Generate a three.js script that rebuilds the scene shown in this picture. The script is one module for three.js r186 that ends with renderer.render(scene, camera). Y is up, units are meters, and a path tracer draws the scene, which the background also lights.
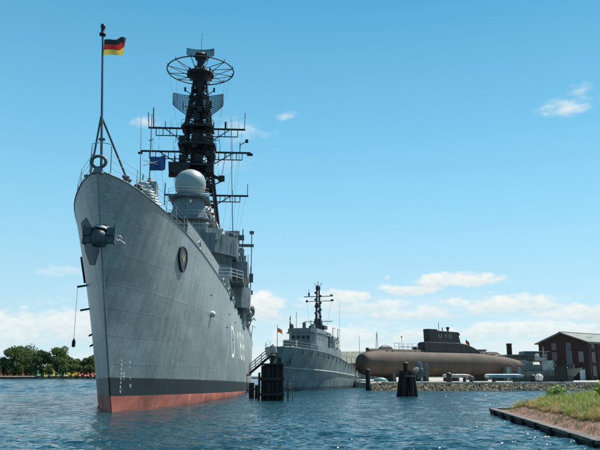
import * as THREE from 'three';
import { mergeGeometries, mergeVertices } from 'three/addons/utils/BufferGeometryUtils.js';

// ───────── camera, sky, sun, exposure ─────────
const scene = new THREE.Scene();
const renderer = new THREE.WebGLRenderer({ antialias: true });
renderer.toneMapping = THREE.LinearToneMapping;
renderer.toneMappingExposure = 1.6;
renderer.shadowMap.enabled = true;
const camera = new THREE.PerspectiveCamera(2 * Math.atan(225 / 680) * 180 / Math.PI, 4 / 3, 0.1, 6000);
camera.position.set(0, 1.93, 0);
camera.rotation.x = Math.atan(151 / 680);
scene.add(camera);

function rng(seed) { let a = seed >>> 0; return () => { a = (a + 0x6D2B79F5) | 0; let t = Math.imul(a ^ (a >>> 15), 1 | a); t = (t + Math.imul(t ^ (t >>> 7), 61 | t)) ^ t; return ((t ^ (t >>> 14)) >>> 0) / 4294967296; }; }
const hash = (x, y, s) => { let h = Math.imul(x, 374761393) + Math.imul(y, 668265263) + Math.imul(s, 1274126177) | 0; h = Math.imul(h ^ (h >>> 13), 1274126177); return ((h ^ (h >>> 16)) >>> 0) / 4294967296; };
function vnoise(x, y, s = 0, px = 0, py = 0) {      // value noise, tiling at px, py cells when given
  const x0 = Math.floor(x), y0 = Math.floor(y), fx = x - x0, fy = y - y0, u = fx * fx * (3 - 2 * fx), v = fy * fy * (3 - 2 * fy);
  const m = (a, p) => p ? ((a % p) + p) % p : a, a = m(x0, px), b = m(x0 + 1, px), c = m(y0, py), d = m(y0 + 1, py);
  return (hash(a, c, s) * (1 - u) + hash(b, c, s) * u) * (1 - v) + (hash(a, d, s) * (1 - u) + hash(b, d, s) * u) * v;
}
function fbm(x, y, o = 5, s = 0, px = 0, py = 0) { let t = 0, a = 0.5, n = 0; for (let i = 0; i < o; i++) { t += a * vnoise(x, y, s + i * 17, px, py); n += a; x *= 2; y *= 2; px *= 2; py *= 2; a *= 0.5; } return t / n; }
const lerp = (a, b, t) => a + (b - a) * t, clamp = (v, a = 0, b = 1) => Math.min(b, Math.max(a, v)), sstep = (a, b, x) => { const t = clamp((x - a) / (b - a)); return t * t * (3 - 2 * t); };
const toLin = (c) => c.map((v) => { v /= 255; return v <= 0.04045 ? v / 12.92 : Math.pow((v + 0.055) / 1.055, 2.4); });

const SUN_AZ = 52 * Math.PI / 180, SUN_EL = 60 * Math.PI / 180;       // azimuth to the right of the view direction
const sunDir = new THREE.Vector3(Math.sin(SUN_AZ) * Math.cos(SUN_EL), Math.sin(SUN_EL), -Math.cos(SUN_AZ) * Math.cos(SUN_EL));
{
  const W = 4096, H = 2048, data = new Float32Array(W * H * 4);
  const stops = [[0, [206, 230, 236]], [3, [200, 230, 240]], [7, [178, 222, 242]], [13, [148, 210, 241]], [20, [120, 192, 230]], [31, [86, 164, 209]], [50, [62, 138, 188]], [90, [48, 118, 172]]].map(([e, c]) => [e, toLin(c)]);
  const cloud = toLin([247, 250, 247]), shade = toLin([214, 230, 235]);
  // cumulus heaps low over the land and a few wisps, given by bearing, elevation and size in degrees
  const heaps = [[12.8, 7.6, 5.2, 0.85, 1], [9.2, 6.9, 3.4, 0.7, 0.9], [3.0, 6.2, 3.6, 1.1, 0.95], [6.3, 5.6, 4.2, 0.8, 0.8], [-3.4, 5.5, 2.3, 1.5, 1], [9.5, 5.0, 4.8, 0.8, 0.85], [16.5, 5.5, 6.4, 1.15, 0.95], [19, 3.4, 7, 1.1, 0.85], [11, 3.2, 6, 0.9, 0.8], [3, 3.2, 6, 1.1, 0.8], [23, 4.6, 5, 1.0, 0.85], [-18.5, 3.9, 7, 2.1, 0.9], [-23, 3.4, 6, 2.0, 0.85], [-17, 8.0, 5, 0.6, 0.3], [-14, 4.4, 4.5, 1.6, 0.7],
    [22.6, 20.6, 2.6, 1.1, 0.75], [23.8, 21.9, 1.4, 0.7, 0.5], [-1.3, 21.5, 1.3, 0.6, 0.75], [-13.4, 20.5, 1.5, 0.7, 0.6], [-5.3, 20.3, 3.2, 1.5, 0.5], [-7, 17.5, 3, 1.2, 0.35]];
  const r = rng(5);
  for (let i = 0; i < 60; i++) { const b = 30 + r() * 300; heaps.push([b > 180 ? b - 360 : b, 2 + r() * 6, 3 + r() * 5, 0.7 + r(), 0.5 + r() * 0.5]); }
  for (let j = 0; j < H; j++) {
    const el = ((j + 0.5) / H - 0.5) * 180, e = Math.max(el, 0);
    let k = 0; while (k < stops.length - 2 && stops[k + 1][0] < e) k++;
    const t = clamp((e - stops[k][0]) / (stops[k + 1][0] - stops[k][0])), base = [0, 1, 2].map((c) => lerp(stops[k][1][c], stops[k + 1][1][c], t));
    const near = heaps.filter((h) => Math.abs(h[1] - el) < h[3] * 3.2);
    for (let i = 0; i < W; i++) {
      const phi = ((i + 0.5) / W - 0.5) * 360;                       // atan2(z, x) in degrees
      let b = phi + 90; if (b > 180) b -= 360;                        // bearing to the right of -z
      const glow = 1 + 0.10 * Math.cos((b - 52) * Math.PI / 180);
      let cov = 0, lit = 0;
      if (el > 0 && near.length) {
        const n = fbm(b * 0.55 + 40, el * 1.5, 5, 3), n2 = fbm(b * 1.9 + 9, el * 4.2, 4, 8);
        for (const h of near) {
          const dx = (b - h[0]) / h[2], dy = (el - h[1]) / h[3], dd = Math.sqrt(dx * dx + (dy < 0 ? dy * dy * 1.7 : dy * dy));
          const c = h[4] * sstep(0.02, h[1] > 15 ? 0.95 : 0.5, (1 - dd) * 0.9 + (n - 0.5) * 1.1 + (n2 - 0.5) * 0.5);
          if (c > cov) { cov = c; lit = clamp(0.5 + dy * 0.55 + (n2 - 0.5) * 0.9); }
        }
      }
      if (el > 0 && el < 9) { const hz = fbm(b * 0.16 + 70, el * 0.9, 4, 21); cov = Math.max(cov, 0.7 * sstep(0.36, 0.66, hz) * sstep(8, 2.5, el)); if (!lit) lit = 0.6; }
      const o = (j * W + i) * 4;
      for (let c = 0; c < 3; c++) data[o + c] = lerp(base[c] * glow, lerp(shade[c], cloud[c], lit), cov) / 1.6;
      data[o + 3] = 1;
    }
  }
  const t = new THREE.DataTexture(data, W, H, THREE.RGBAFormat, THREE.FloatType);
  t.mapping = THREE.EquirectangularReflectionMapping; t.magFilter = THREE.LinearFilter; t.needsUpdate = true;
  scene.background = t; scene.environment = t;
}
const sun = new THREE.DirectionalLight(new THREE.Color(1, 0.95, 0.84), 4.9);
sun.position.copy(sunDir).multiplyScalar(400).add(new THREE.Vector3(0, 0, -80)); sun.target.position.set(0, 0, -80);
sun.castShadow = true; Object.assign(sun.shadow.camera, { left: -160, right: 160, top: 160, bottom: -160, near: 1, far: 900 }); sun.shadow.mapSize.set(4096, 4096);
scene.add(sun, sun.target);

// ───────── helpers ─────────
const V = (x, y, z) => new THREE.Vector3(x, y, z);
const taken = {};
function numbered(n) { const k = taken[n] = (taken[n] ?? -1) + 1; return k ? n + '_' + String(k).padStart(3, '0') : n; }
function strip(g) { g = g.index ? g.toNonIndexed() : g; for (const k of Object.keys(g.attributes)) if (!['position', 'normal', 'uv'].includes(k)) g.deleteAttribute(k); if (!g.attributes.normal) g.computeVertexNormals(); if (!g.attributes.uv) g.setAttribute('uv', new THREE.Float32BufferAttribute(new Float32Array(g.attributes.position.count * 2), 2)); return g; }
function metreUV(g) {
  const p = g.attributes.position, n = g.attributes.normal, u = g.attributes.uv;
  for (let i = 0; i < p.count; i++) {
    const ax = Math.abs(n.getX(i)), ay = Math.abs(n.getY(i)), az = Math.abs(n.getZ(i));
    if (ay > ax && ay > az) u.setXY(i, p.getX(i), p.getZ(i)); else if (ax > az) u.setXY(i, p.getZ(i), p.getY(i)); else u.setXY(i, p.getX(i), p.getY(i));
  }
  return g;
}
function geo(list) { list = [].concat(list).flat(9).filter(Boolean).map(strip); return metreUV(list.length > 1 ? mergeGeometries(list) : list[0]); }
function shadowed(m) { m.castShadow = m.receiveShadow = true; return m; }
function mesh(name, list, mat, parent = scene) { const m = shadowed(new THREE.Mesh(list.isBufferGeometry && list.userData.keep ? list : geo(list), mat)); m.name = parent === scene ? numbered(name) : name; parent.add(m); return m; }
function grp(name, parent = scene) { const g = new THREE.Group(); g.name = parent === scene ? numbered(name) : name; parent.add(g); return g; }
function tag(o, label, category, group, kind) { Object.assign(o.userData, { label, category }); if (group) o.userData.group = group; if (kind) o.userData.kind = kind; return o; }
function structure(o, label) { o.userData.kind = 'structure'; if (label) o.userData.label = label; return o; }
function B(w, h, d, x = 0, y = 0, z = 0, rx = 0, ry = 0, rz = 0) { const g = new THREE.BoxGeometry(w, h, d); if (rx) g.rotateX(rx); if (rz) g.rotateZ(rz); if (ry) g.rotateY(ry); return g.translate(x, y, z); }
function bar(a, b, r, r2 = r, seg = 7, caps = true) {
  const A = V(...a), Bv = V(...b), d = Bv.clone().sub(A), g = new THREE.CylinderGeometry(r2, r, d.length(), seg, 1, !caps);
  g.applyQuaternion(new THREE.Quaternion().setFromUnitVectors(V(0, 1, 0), d.normalize())); return g.translate((A.x + Bv.x) / 2, (A.y + Bv.y) / 2, (A.z + Bv.z) / 2);
}
function beam(a, b, w, h = w) {      // rectangular bar
  const A = V(...a), Bv = V(...b), d = Bv.clone().sub(A), L = d.length(), g = new THREE.BoxGeometry(w, h, L); d.normalize();
  const up = Math.abs(d.y) > 0.95 ? V(1, 0, 0) : V(0, 1, 0), x = up.clone().cross(d).normalize(), y = d.clone().cross(x);
  g.applyMatrix4(new THREE.Matrix4().makeBasis(x, y, d)); return g.translate((A.x + Bv.x) / 2, (A.y + Bv.y) / 2, (A.z + Bv.z) / 2);
}
const ball = (r, x, y, z, w = 20, h = 14) => new THREE.SphereGeometry(r, w, h).translate(x, y, z);
const lathe = (pts, x = 0, y = 0, z = 0, seg = 24) => new THREE.LatheGeometry(pts.map(([a, b]) => new THREE.Vector2(Math.max(a, 0.0001), b)), seg).translate(x, y, z);
const torus = (R, r, seg = 40, t = 8) => new THREE.TorusGeometry(R, r, t, seg);
function prism(pts, y0, y1, top = pts) {      // polygon in x, z with a floor and a ceiling; top may differ from the foot
  const n = pts.length, pos = [], c = (P, y) => [P.reduce((s, p) => s + p[0], 0) / n, y, P.reduce((s, p) => s + p[1], 0) / n];
  for (let i = 0; i < n; i++) { const j = (i + 1) % n, a = [pts[i][0], y0, pts[i][1]], b = [pts[j][0], y0, pts[j][1]], d = [top[i][0], y1, top[i][1]], e = [top[j][0], y1, top[j][1]]; pos.push(...a, ...b, ...e, ...a, ...e, ...d, ...d, ...e, ...c(top, y1), ...b, ...a, ...c(pts, y0)); }
  const g = new THREE.BufferGeometry(); g.setAttribute('position', new THREE.Float32BufferAttribute(pos, 3)); g.computeVertexNormals(); return g;
}
function interp(tab) {      // monotone cubic through a table
  const n = tab.length, d = [], m = [];
  for (let i = 0; i < n - 1; i++) d.push((tab[i + 1][1] - tab[i][1]) / (tab[i + 1][0] - tab[i][0]));
  for (let i = 0; i < n; i++) m.push(i === 0 ? d[0] : i === n - 1 ? d[n - 2] : d[i - 1] * d[i] <= 0 ? 0 : 2 * d[i - 1] * d[i] / (d[i - 1] + d[i]));
  return (x) => { if (x <= tab[0][0]) return tab[0][1]; if (x >= tab[n - 1][0]) return tab[n - 1][1]; let i = 0; while (tab[i + 1][0] < x) i++; const h = tab[i + 1][0] - tab[i][0], t = (x - tab[i][0]) / h, t2 = t * t, t3 = t2 * t; return (2 * t3 - 3 * t2 + 1) * tab[i][1] + (t3 - 2 * t2 + t) * h * m[i] + (3 * t2 - 2 * t3) * tab[i + 1][1] + (t3 - t2) * h * m[i + 1]; };
}
function grid(nu, nv, fn, uvf) {      // smooth indexed sheet
  const pos = [], uv = [], idx = [];
  for (let j = 0; j <= nv; j++) for (let i = 0; i <= nu; i++) { const p = fn(i / nu, j / nv); pos.push(p[0], p[1], p[2]); const q = uvf ? uvf(i / nu, j / nv, p) : [p[0], p[1]]; uv.push(q[0], q[1]); }
  for (let j = 0; j < nv; j++) for (let i = 0; i < nu; i++) { const a = j * (nu + 1) + i, b = a + 1, c = a + nu + 1, d = c + 1; idx.push(a, b, d, a, d, c); }
  const g = new THREE.BufferGeometry(); g.setAttribute('position', new THREE.Float32BufferAttribute(pos, 3)); g.setAttribute('uv', new THREE.Float32BufferAttribute(uv, 2)); g.setIndex(idx); g.computeVertexNormals(); g.userData.keep = true; return g;
}
function texture(w, h, fn, srgb = true, repeat) {
  const d = new Uint8Array(w * h * 4);
  for (let j = 0; j < h; j++) for (let i = 0; i < w; i++) { const c = fn(i, j), o = (j * w + i) * 4; for (let k = 0; k < 3; k++) d[o + k] = clamp(c[k] ?? c[0], 0, 255); d[o + 3] = 255; }
  const t = new THREE.DataTexture(d, w, h); t.wrapS = t.wrapT = THREE.RepeatWrapping; t.magFilter = THREE.LinearFilter; t.minFilter = THREE.LinearMipmapLinearFilter; if (srgb) t.colorSpace = THREE.SRGBColorSpace; if (repeat) t.repeat.set(...repeat); t.needsUpdate = true; return t;
}
const rgb = (r, g, b) => new THREE.Color().setRGB(r, g, b);
// a grey wear map in metres (6 m tile): blotches, fine grain and thin run-off streaks; it multiplies a material's own colour
const wear = texture(512, 512, (i, j) => { const x = i / 512, y = j / 512, n = fbm(x * 6, y * 6, 5, 1, 6, 6), s = fbm(x * 48, y * 3, 3, 7, 48, 3), f = fbm(x * 64, y * 64, 2, 11, 64, 64); const v = 255 * clamp(0.78 + 0.34 * (n - 0.5) + 0.2 * (s - 0.5) + 0.14 * (f - 0.5) + 0.06); return [v, v, v * 0.995]; }, true, [1 / 6, 1 / 6]);
const relief = texture(512, 512, (i, j) => { const x = i / 512, y = j / 512; return [255 * (0.6 * fbm(x * 8, y * 8, 4, 31, 8, 8) + 0.4 * fbm(x * 60, y * 60, 2, 33, 60, 60))]; }, false, [1 / 6, 1 / 6]);
function paint(r, g, b, roughness = 0.5, extra = {}) { return new THREE.MeshStandardMaterial({ color: rgb(r, g, b), roughness, map: wear, bumpMap: relief, bumpScale: 0.006, ...extra }); }
function plain(r, g, b, roughness = 0.6, extra = {}) { return new THREE.MeshStandardMaterial({ color: rgb(r, g, b), roughness, ...extra }); }

const M = {
  grey: paint(0.20, 0.25, 0.27, 0.5), greyLight: paint(0.40, 0.45, 0.44, 0.5), greyDark: paint(0.10, 0.13, 0.145, 0.5), deck: paint(0.09, 0.11, 0.115, 0.85),
  mast: paint(0.009, 0.011, 0.013, 0.65), rail: plain(0.30, 0.34, 0.34, 0.5), railWhite: plain(0.62, 0.64, 0.62, 0.55), radome: plain(0.27, 0.325, 0.325, 0.45, { bumpMap: relief, bumpScale: 0.004 }), black: paint(0.02, 0.022, 0.024, 0.6), white: paint(0.75, 0.75, 0.72, 0.55),
  anchor: paint(0.055, 0.075, 0.09, 0.5), glass: plain(0.02, 0.03, 0.035, 0.08), red: paint(0.45, 0.05, 0.03, 0.5), orange: paint(0.55, 0.16, 0.05, 0.6), timber: paint(0.018, 0.016, 0.016, 0.8), steelDark: paint(0.016, 0.018, 0.021, 0.7), brass: plain(0.6, 0.4, 0.08, 0.45), rope: plain(0.25, 0.22, 0.16, 0.9),
};

// ───────── water ─────────
{
  const r = rng(11), comps = [];
  for (let i = 0; i < 36; i++) { const L = 0.34 * Math.pow(1.075, i) * (0.9 + 0.2 * r()), th = 2.0 + (r() - 0.5) * 2.2, k = 2 * Math.PI / L; comps.push([Math.cos(th) * k, Math.sin(th) * k, r() * 6.28, 0.0046 * Math.pow(L, 0.56), L]); }
  for (let i = 0; i < 16; i++) { const L = 4.4 * Math.pow(1.08, i) * (0.9 + 0.2 * r()), th = 2.0 + (r() - 0.5) * 1.8, k = 2 * Math.PI / L; comps.push([Math.cos(th) * k, Math.sin(th) * k, r() * 6.28, 0.0021 * Math.pow(L, 0.7), L]); }
  const height = (x, z, cell) => {
    const gust = 0.45 + 1.1 * sstep(0.3, 0.75, fbm(x * 0.035 + 5, z * 0.05, 3, 41)); let h = 0;
    for (const [kx, kz, p, a, L] of comps) { if (L < cell * 2.2) continue; const s = Math.sin(kx * x + kz * z + p); h += a * (s + 0.25 * s * s) * sstep(cell * 2.2, cell * 4, L); }
    return h * gust * (1 + Math.min(2.4, Math.max(0, cell - 0.12) * 2.6));
  };
  const NR = 880, NA = 600, r0 = 5, r1 = 760, amax = 0.72;
  const g = grid(NA, NR, (u, v) => { const R = r0 * Math.pow(r1 / r0, v), a = (u * 2 - 1) * amax, cell = Math.max(R * Math.log(r1 / r0) / NR, R * 2 * amax / NA), x = Math.sin(a) * R, z = -Math.cos(a) * R; return [x, height(x, z, cell), z]; }, (u, v, p) => [p[0], p[2]]);
  const rip = texture(512, 512, (i, j) => { const x = i / 512, y = j / 512; return [255 * (0.55 * fbm(x * 20 + 3, y * 20, 3, 51, 20, 20) + 0.45 * fbm(x * 9, y * 13, 3, 57, 9, 13))]; }, false, [1 / 5, 1 / 5]);
  const wm = new THREE.MeshPhysicalMaterial({ color: rgb(0.011, 0.042, 0.058), roughness: 0.09, ior: 1.333, bumpMap: rip, bumpScale: 0.21 });
  structure(mesh('harbour_water', g, wm), 'rippled blue harbour water');
  const far = new THREE.PlaneGeometry(8000, 8000).rotateX(-Math.PI / 2).translate(0, -0.6, 0);
  structure(mesh('open_water', far, wm), 'harbour water beyond the basin');
}

// ───────── ship hulls ─────────
function hullForm({ WL, DK, HD, rake, H, power, len }) {
  const wl = interp(WL), dk = interp(DK), hd = interp(HD), pw = interp(power);
  const F = { hd, len };
  F.p = (s, y, side, off = 0) => {
    const t = clamp(y / hd(s), 0, 1.02), k = Math.pow(t, pw(s));
    let b = lerp(wl(s), dk(s), k); if (y < 0) b *= 1 + y * 0.12;
    const st = y >= 0 ? rake * Math.pow(Math.max(0, 1 - y / H), 1.06) : rake - y * 0.25;
    return [side * (b + off), y, -(s + st)];
  };
  F.on = (s, y, side, off) => {       // a point held off the plating along its normal
    const a = V(...F.p(s, y, side)), u = V(...F.p(s + 0.05, y, side)).sub(a), v = V(...F.p(s, y + 0.05, side)).sub(a), n = u.cross(v).normalize(); if (n.x * side < 0) n.negate(); return a.addScaledVector(n, off).toArray();
  };
  F.side = (lo, hi, nu, nv, side, us = 1.6) => grid(nu, nv, (u, v) => { const s = Math.pow(u, us) * len; return F.p(s, lerp(lo(s), hi(s), v), side); }, (u, v, p) => [-p[2] * 1, p[1]]);
  F.both = (lo, hi, nu, nv, us) => { const a = F.side(lo, hi, nu, nv, 1, us), b = F.side(lo, hi, nu, nv, -1, us); const g = mergeGeometries([a, b]); g.userData.keep = true; return g; };
  F.deck = (y, nu, inset = 0.02, us = 1.6) => grid(nu, 2, (u, v) => { const s = Math.pow(u, us) * len, h = y(s), p = F.p(s, h, 1); return [(v - 0.5) * 2 * Math.max(0.01, p[0] - inset), h, p[2]]; }, (u, v, p) => [p[0], p[2]]);
  return F;
}
function strokes(F, side, s0, y0, w, h, pen, off, glyphs, pitch, skew = 0) {      // lettering that lies on the plating
  const G = { D: [[[0, 0], [0, 1], [.55, 1], [.95, .78], [.95, .22], [.55, 0], [0, 0]]], 0: [[[.2, 0], [0, .25], [0, .75], [.2, 1], [.8, 1], [1, .75], [1, .25], [.8, 0], [.2, 0]]], 1: [[[.15, .75], [.6, 1], [.6, 0]]], 2: [[[0, .8], [.25, 1], [.8, 1], [1, .75], [0, 0], [1, 0]]], 4: [[[.75, 0], [.75, 1], [0, .3], [1, .3]]], 6: [[[.95, .85], [.7, 1], [.25, 1], [0, .75], [0, .2], [.25, 0], [.75, 0], [1, .2], [1, .4], [.75, .56], [.25, .56], [0, .42]]], 8: [[[.28, .52], [.05, .68], [.05, .85], [.28, 1], [.72, 1], [.95, .85], [.95, .68], [.72, .52], [.28, .52], [0, .36], [0, .15], [.28, 0], [.72, 0], [1, .15], [1, .36], [.72, .52]]], I: [[[0, 1], [1, 1]], [[.5, 1], [.5, 0]], [[0, .45], [1, .45]]], U: [[[0, 1], [0, .2], [.25, 0], [.75, 0], [1, .2], [1, 1]]] };
  const pos = [];
  [...glyphs].forEach((ch, gi) => { for (const line of G[ch] || []) for (let k = 0; k + 1 < line.length; k++) {
    const P = (q) => [s0 + gi * pitch + q[0] * w, y0 + q[1] * h], a = P(line[k]), b = P(line[k + 1]), L = Math.hypot(b[0] - a[0], b[1] - a[1]), ux = (b[0] - a[0]) / L, uy = (b[1] - a[1]) / L, n = Math.max(1, Math.ceil((L + pen) / 0.35));
    for (let i = 0; i < n; i++) {
      const q = (t, e) => F.on(a[0] + ux * (t * (L + pen * 0.8) - pen * 0.4) - uy * pen / 2 * e, a[1] + uy * (t * (L + pen * 0.8) - pen * 0.4) + ux * pen / 2 * e, side, off);
      const A = q(i / n, -1), Bq = q((i + 1) / n, -1), C = q((i + 1) / n, 1), D = q(i / n, 1); pos.push(...A, ...Bq, ...C, ...A, ...C, ...D);
    }
  } });
  const g = new THREE.BufferGeometry(); g.setAttribute('position', new THREE.Float32BufferAttribute(pos, 3)); g.computeVertexNormals(); return g;
}

// ───────── destroyer ─────────
const destroyer = tag(grp('destroyer'), 'large grey museum destroyer with high raked bow, white D186 and dark lattice mast', 'warship');
destroyer.position.set(-9.675, 0, -31.148); destroyer.rotation.y = Math.atan(0.06336);
const DF = hullForm({
  WL: [[0, 0.03], [2.5, 0.8], [5.8, 1.85], [12.5, 3.45], [22.5, 5.0], [29.5, 5.75], [43, 6.6], [68, 7.0], [100, 6.7], [128, 4.6]],
  DK: [[0, 0.03], [0.5, 0.42], [1.4, 1.0], [3.4, 1.9], [5, 2.38], [8, 2.98], [11.3, 3.5], [14.6, 4.0], [24.6, 5.15], [39, 5.9], [60, 6.75], [80, 7.0], [110, 6.6], [128, 5.3]],
  HD: [[0, 11.54], [1.4, 11.42], [3.4, 11.12], [5, 10.95], [11.3, 10.45], [14.6, 10.1], [24.6, 9.0], [39, 8.2], [64, 7.45], [128, 7.0]],
  power: [[0, 1.5], [8, 1.9], [20, 1.9], [36, 1.5], [60, 1.1], [128, 1]], rake: 6.5, H: 11.54, len: 128,
});
{
  const D = destroyer;
  const plating = (dirt) => {       // strakes, butts, touched-up patches and run-off, on the ship's own length and height (64 m by 12 m)
    const W = 2048, H = 768, r = rng(77), seams = []; let y = 0.1; while (y < 12) { seams.push(y); y += 1.1 + r() * 0.5; }
    const butts = seams.map(() => { const b = []; let x = r() * 5; while (x < 64) { b.push(x); x += 3.4 + r() * 2.6; } return b; });
    const tone = seams.map((_, k) => butts[k].map(() => (r() - 0.5)));
    const runs = []; for (let k = 0; k < 110; k++) runs.push([r() * 64, 1 + r() * 10, 0.4 + r() * 2.6, 0.03 + r() * 0.09, r()]);
    const streak = new Float32Array(W * H);
    for (const [x, top, len, wd, k] of runs) for (let j = 0; j < len * 64; j++) { const yy = Math.round((top - j / 64) * 64); if (yy < 0 || yy >= H) continue; const c = x * 32 + Math.sin(j * 0.05 + k * 9) * 0.8; for (let i = -4; i <= 4; i++) { const xx = Math.round(c + i); if (xx >= 0 && xx < W) streak[yy * W + xx] += (k > 0.35 ? 1 : -0.8) * Math.exp(-((i / 32 / wd) ** 2)) * (1 - j / (len * 64)) * 0.5; } }
    const map = texture(W, H, (i, j) => {
      const x = i / 32, yy = j / 64; let k = 0; while (k < seams.length - 1 && seams[k + 1] < yy) k++;
      const bs = butts[k]; let q = 0, db = 9; for (let m = 0; m < bs.length; m++) { if (bs[m] <= x) q = m; db = Math.min(db, Math.abs(bs[m] - x)); }
      const ds = Math.min(Math.abs(yy - seams[k]), Math.abs((seams[k + 1] ?? 99) - yy));
      const n = fbm(x * 0.5, yy * 0.5, 5, 61, 32, 6), n2 = fbm(x * 3, yy * 0.4, 3, 67, 192), f = fbm(x * 9, yy * 9, 2, 71);
      let v = 0.83 + tone[k][q] * 0.05 + (n - 0.5) * 0.2 + (n2 - 0.5) * 0.12 + (f - 0.5) * 0.12; const fr = Math.abs(((x / 1.83) % 1) - 0.5) * 1.83; if (fr < 0.035) v -= 0.028 * hash(Math.floor(x / 1.83 + 0.5), k, 8); const sp = vnoise(x * 5.1, yy * 5.1, 73); if (sp > 0.955) v -= 0.11; if (sp < 0.04) v += 0.08;
      if (ds < 0.02) v -= 0.03; if (db < 0.03) v += (hash(q, k, 5) - 0.6) * 0.1;
      const touched = sstep(0.62, 0.66, fbm(x * 0.35 + 40, yy * 0.8, 4, 81)); v += touched * 0.05;
      const s = streak[j * W + i] * dirt; v -= clamp(s, -0.6, 0.8) * 0.14;
      const rust = clamp(s - 0.25) * 0.35; return [255 * (v + rust * 0.06), 255 * (v - rust * 0.02), 255 * (v - rust * 0.08)];
    }, true, [1 / 64, 1 / 12]);
    const bump = texture(W, H, (i, j) => {
      const x = i / 32, yy = j / 64; let k = 0; while (k < seams.length - 1 && seams[k + 1] < yy) k++;
      const ds = Math.min(Math.abs(yy - seams[k]), Math.abs((seams[k + 1] ?? 99) - yy)); let db = 9; for (const b of butts[k]) db = Math.min(db, Math.abs(b - x));
      const pan = Math.pow(Math.abs(Math.sin(x * Math.PI / 0.915)), 0.7) * (0.12 + 0.25 * fbm(x * 0.5, yy * 0.8, 3, 93)) + 0.5 * fbm(x * 0.8, yy * 0.9, 3, 91); return [255 * (0.1 + pan + (ds < 0.018 ? 0.1 : 0) + (db < 0.03 ? 0.1 : 0))];
    }, false, [1 / 64, 1 / 12]);
    return [map, bump];
  };
  const [pm, pb] = plating(1);
  const hullGrey = new THREE.MeshStandardMaterial({ color: rgb(0.30, 0.36, 0.365), roughness: 0.38, map: pm, bumpMap: pb, bumpScale: 0.03 });
  const bootBlack = new THREE.MeshStandardMaterial({ color: rgb(0.035, 0.045, 0.05), roughness: 0.45, map: pm, bumpMap: pb, bumpScale: 0.02 });
  const antifoul = new THREE.MeshStandardMaterial({ color: rgb(0.80, 0.215, 0.145), roughness: 0.65, map: texture(1024, 256, (i, j) => { const x = i / 16, yy = j / 64, n = fbm(x * 0.7, yy * 1.5, 4, 301, 45), st = fbm(x * 4, yy * 0.5, 3, 305, 256), f = fbm(x * 8, yy * 10, 3, 309); const pale = sstep(0.56, 0.74, st) * 0.5 + sstep(0.62, 0.75, f) * 0.25, weed = sstep(0.6, 0.8, fbm(x * 5, yy * 4, 4, 311)) * 0.3; const v = 0.78 + (n - 0.5) * 0.4; return [255 * (v - weed * 0.25), 255 * (v + pale * 0.22 - weed * 0.05), 255 * (v + pale * 0.24 - weed * 0.15)]; }, true, [1 / 64, 1 / 4]), bumpMap: pb, bumpScale: 0.02 });
  const red = (s) => 0.88 - 0.0145 * s, blk = (s) => 1.86 - 0.0145 * s;
  mesh('hull_side', DF.both(blk, DF.hd, 150, 30), hullGrey, D);
  mesh('boot_topping', DF.both(red, blk, 150, 4), bootBlack, D);
  mesh('hull_bottom', DF.both(() => -3, red, 150, 8), antifoul, D);
  mesh('deck', DF.deck((s) => DF.hd(s) - 0.01, 120), M.deck, D);
  // stem bar, transom, sheer strake
  const stem = (a, b) => { const g = []; for (let y = a; y < b - 0.01; y += 0.3) { const p = DF.p(0, y, 0), q = DF.p(0, Math.min(b, y + 0.3), 0); g.push(bar([0, p[1], p[2] - 0.035], [0, q[1], q[2] - 0.035], 0.055, 0.055, 10, false)); } return g; };
  mesh('stem_bar', stem(1.86, 11.5), hullGrey, D); mesh('stem_bar', stem(0.88, 1.86), bootBlack, D); mesh('stem_bar', stem(-1.5, 0.88), antifoul, D);
  { const pos = []; const P = (y, sd) => DF.p(128, y, sd); for (let k = 0; k < 10; k++) { const y0 = lerp(-2, 7, k / 10), y1 = lerp(-2, 7, (k + 1) / 10); pos.push(...P(y0, 1), ...P(y0, -1), ...P(y1, -1), ...P(y0, 1), ...P(y1, -1), ...P(y1, 1)); } const g = new THREE.BufferGeometry(); g.setAttribute('position', new THREE.Float32BufferAttribute(pos, 3)); g.computeVertexNormals(); mesh('transom', g, M.grey, D); }
  for (const sd of [1, -1]) { const ed = []; for (let s = 0.3; s < 110; s += s < 20 ? 0.7 : 2) ed.push(bar(DF.p(s, DF.hd(s), sd), DF.p(s + (s < 20 ? 0.7 : 2), DF.hd(s + (s < 20 ? 0.7 : 2)), sd), 0.045, 0.045, 6)); mesh('gunwale_bar', ed, M.grey, D); }
  // bullnose at the stem head
  { const g = grp('bullnose', D); mesh('ring', torus(0.345, 0.085, 36, 10).scale(1, 0.84, 1).translate(0, 11.98, -0.1), M.greyDark, g); mesh('cheek', [lathe([[0.26, 11.4], [0.24, 11.6], [0.16, 11.72]], 0, 0, -0.2, 14)], M.grey, g); }
  // jackstaff with its two raking struts and lamp
  const js = grp('jackstaff', D);
  mesh('staff', [bar([-0.03, 11.6, -0.9], [-0.42, 19.2, -0.9], 0.07, 0.05)], M.greyDark, js);
  mesh('strut', bar([-0.6, 11.6, -1.1], [-0.22, 14.6, -0.9], 0.05), M.greyDark, js); mesh('strut', bar([1.1, 11.4, -2.6], [-0.2, 14.6, -0.9], 0.055), M.greyDark, js);
  mesh('truck_lamp', [lathe([[0.02, 18.97], [0.16, 19.02], [0.17, 19.12], [0.09, 19.18], [0.1, 19.42], [0.13, 19.48], [0.12, 19.62], [0.04, 19.67]], -0.42, 0, -0.9, 12)], M.black, js);
  mesh('cleat', B(0.3, 0.1, 0.12, -0.1, 13.4, -0.9), M.greyDark, js);
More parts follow.
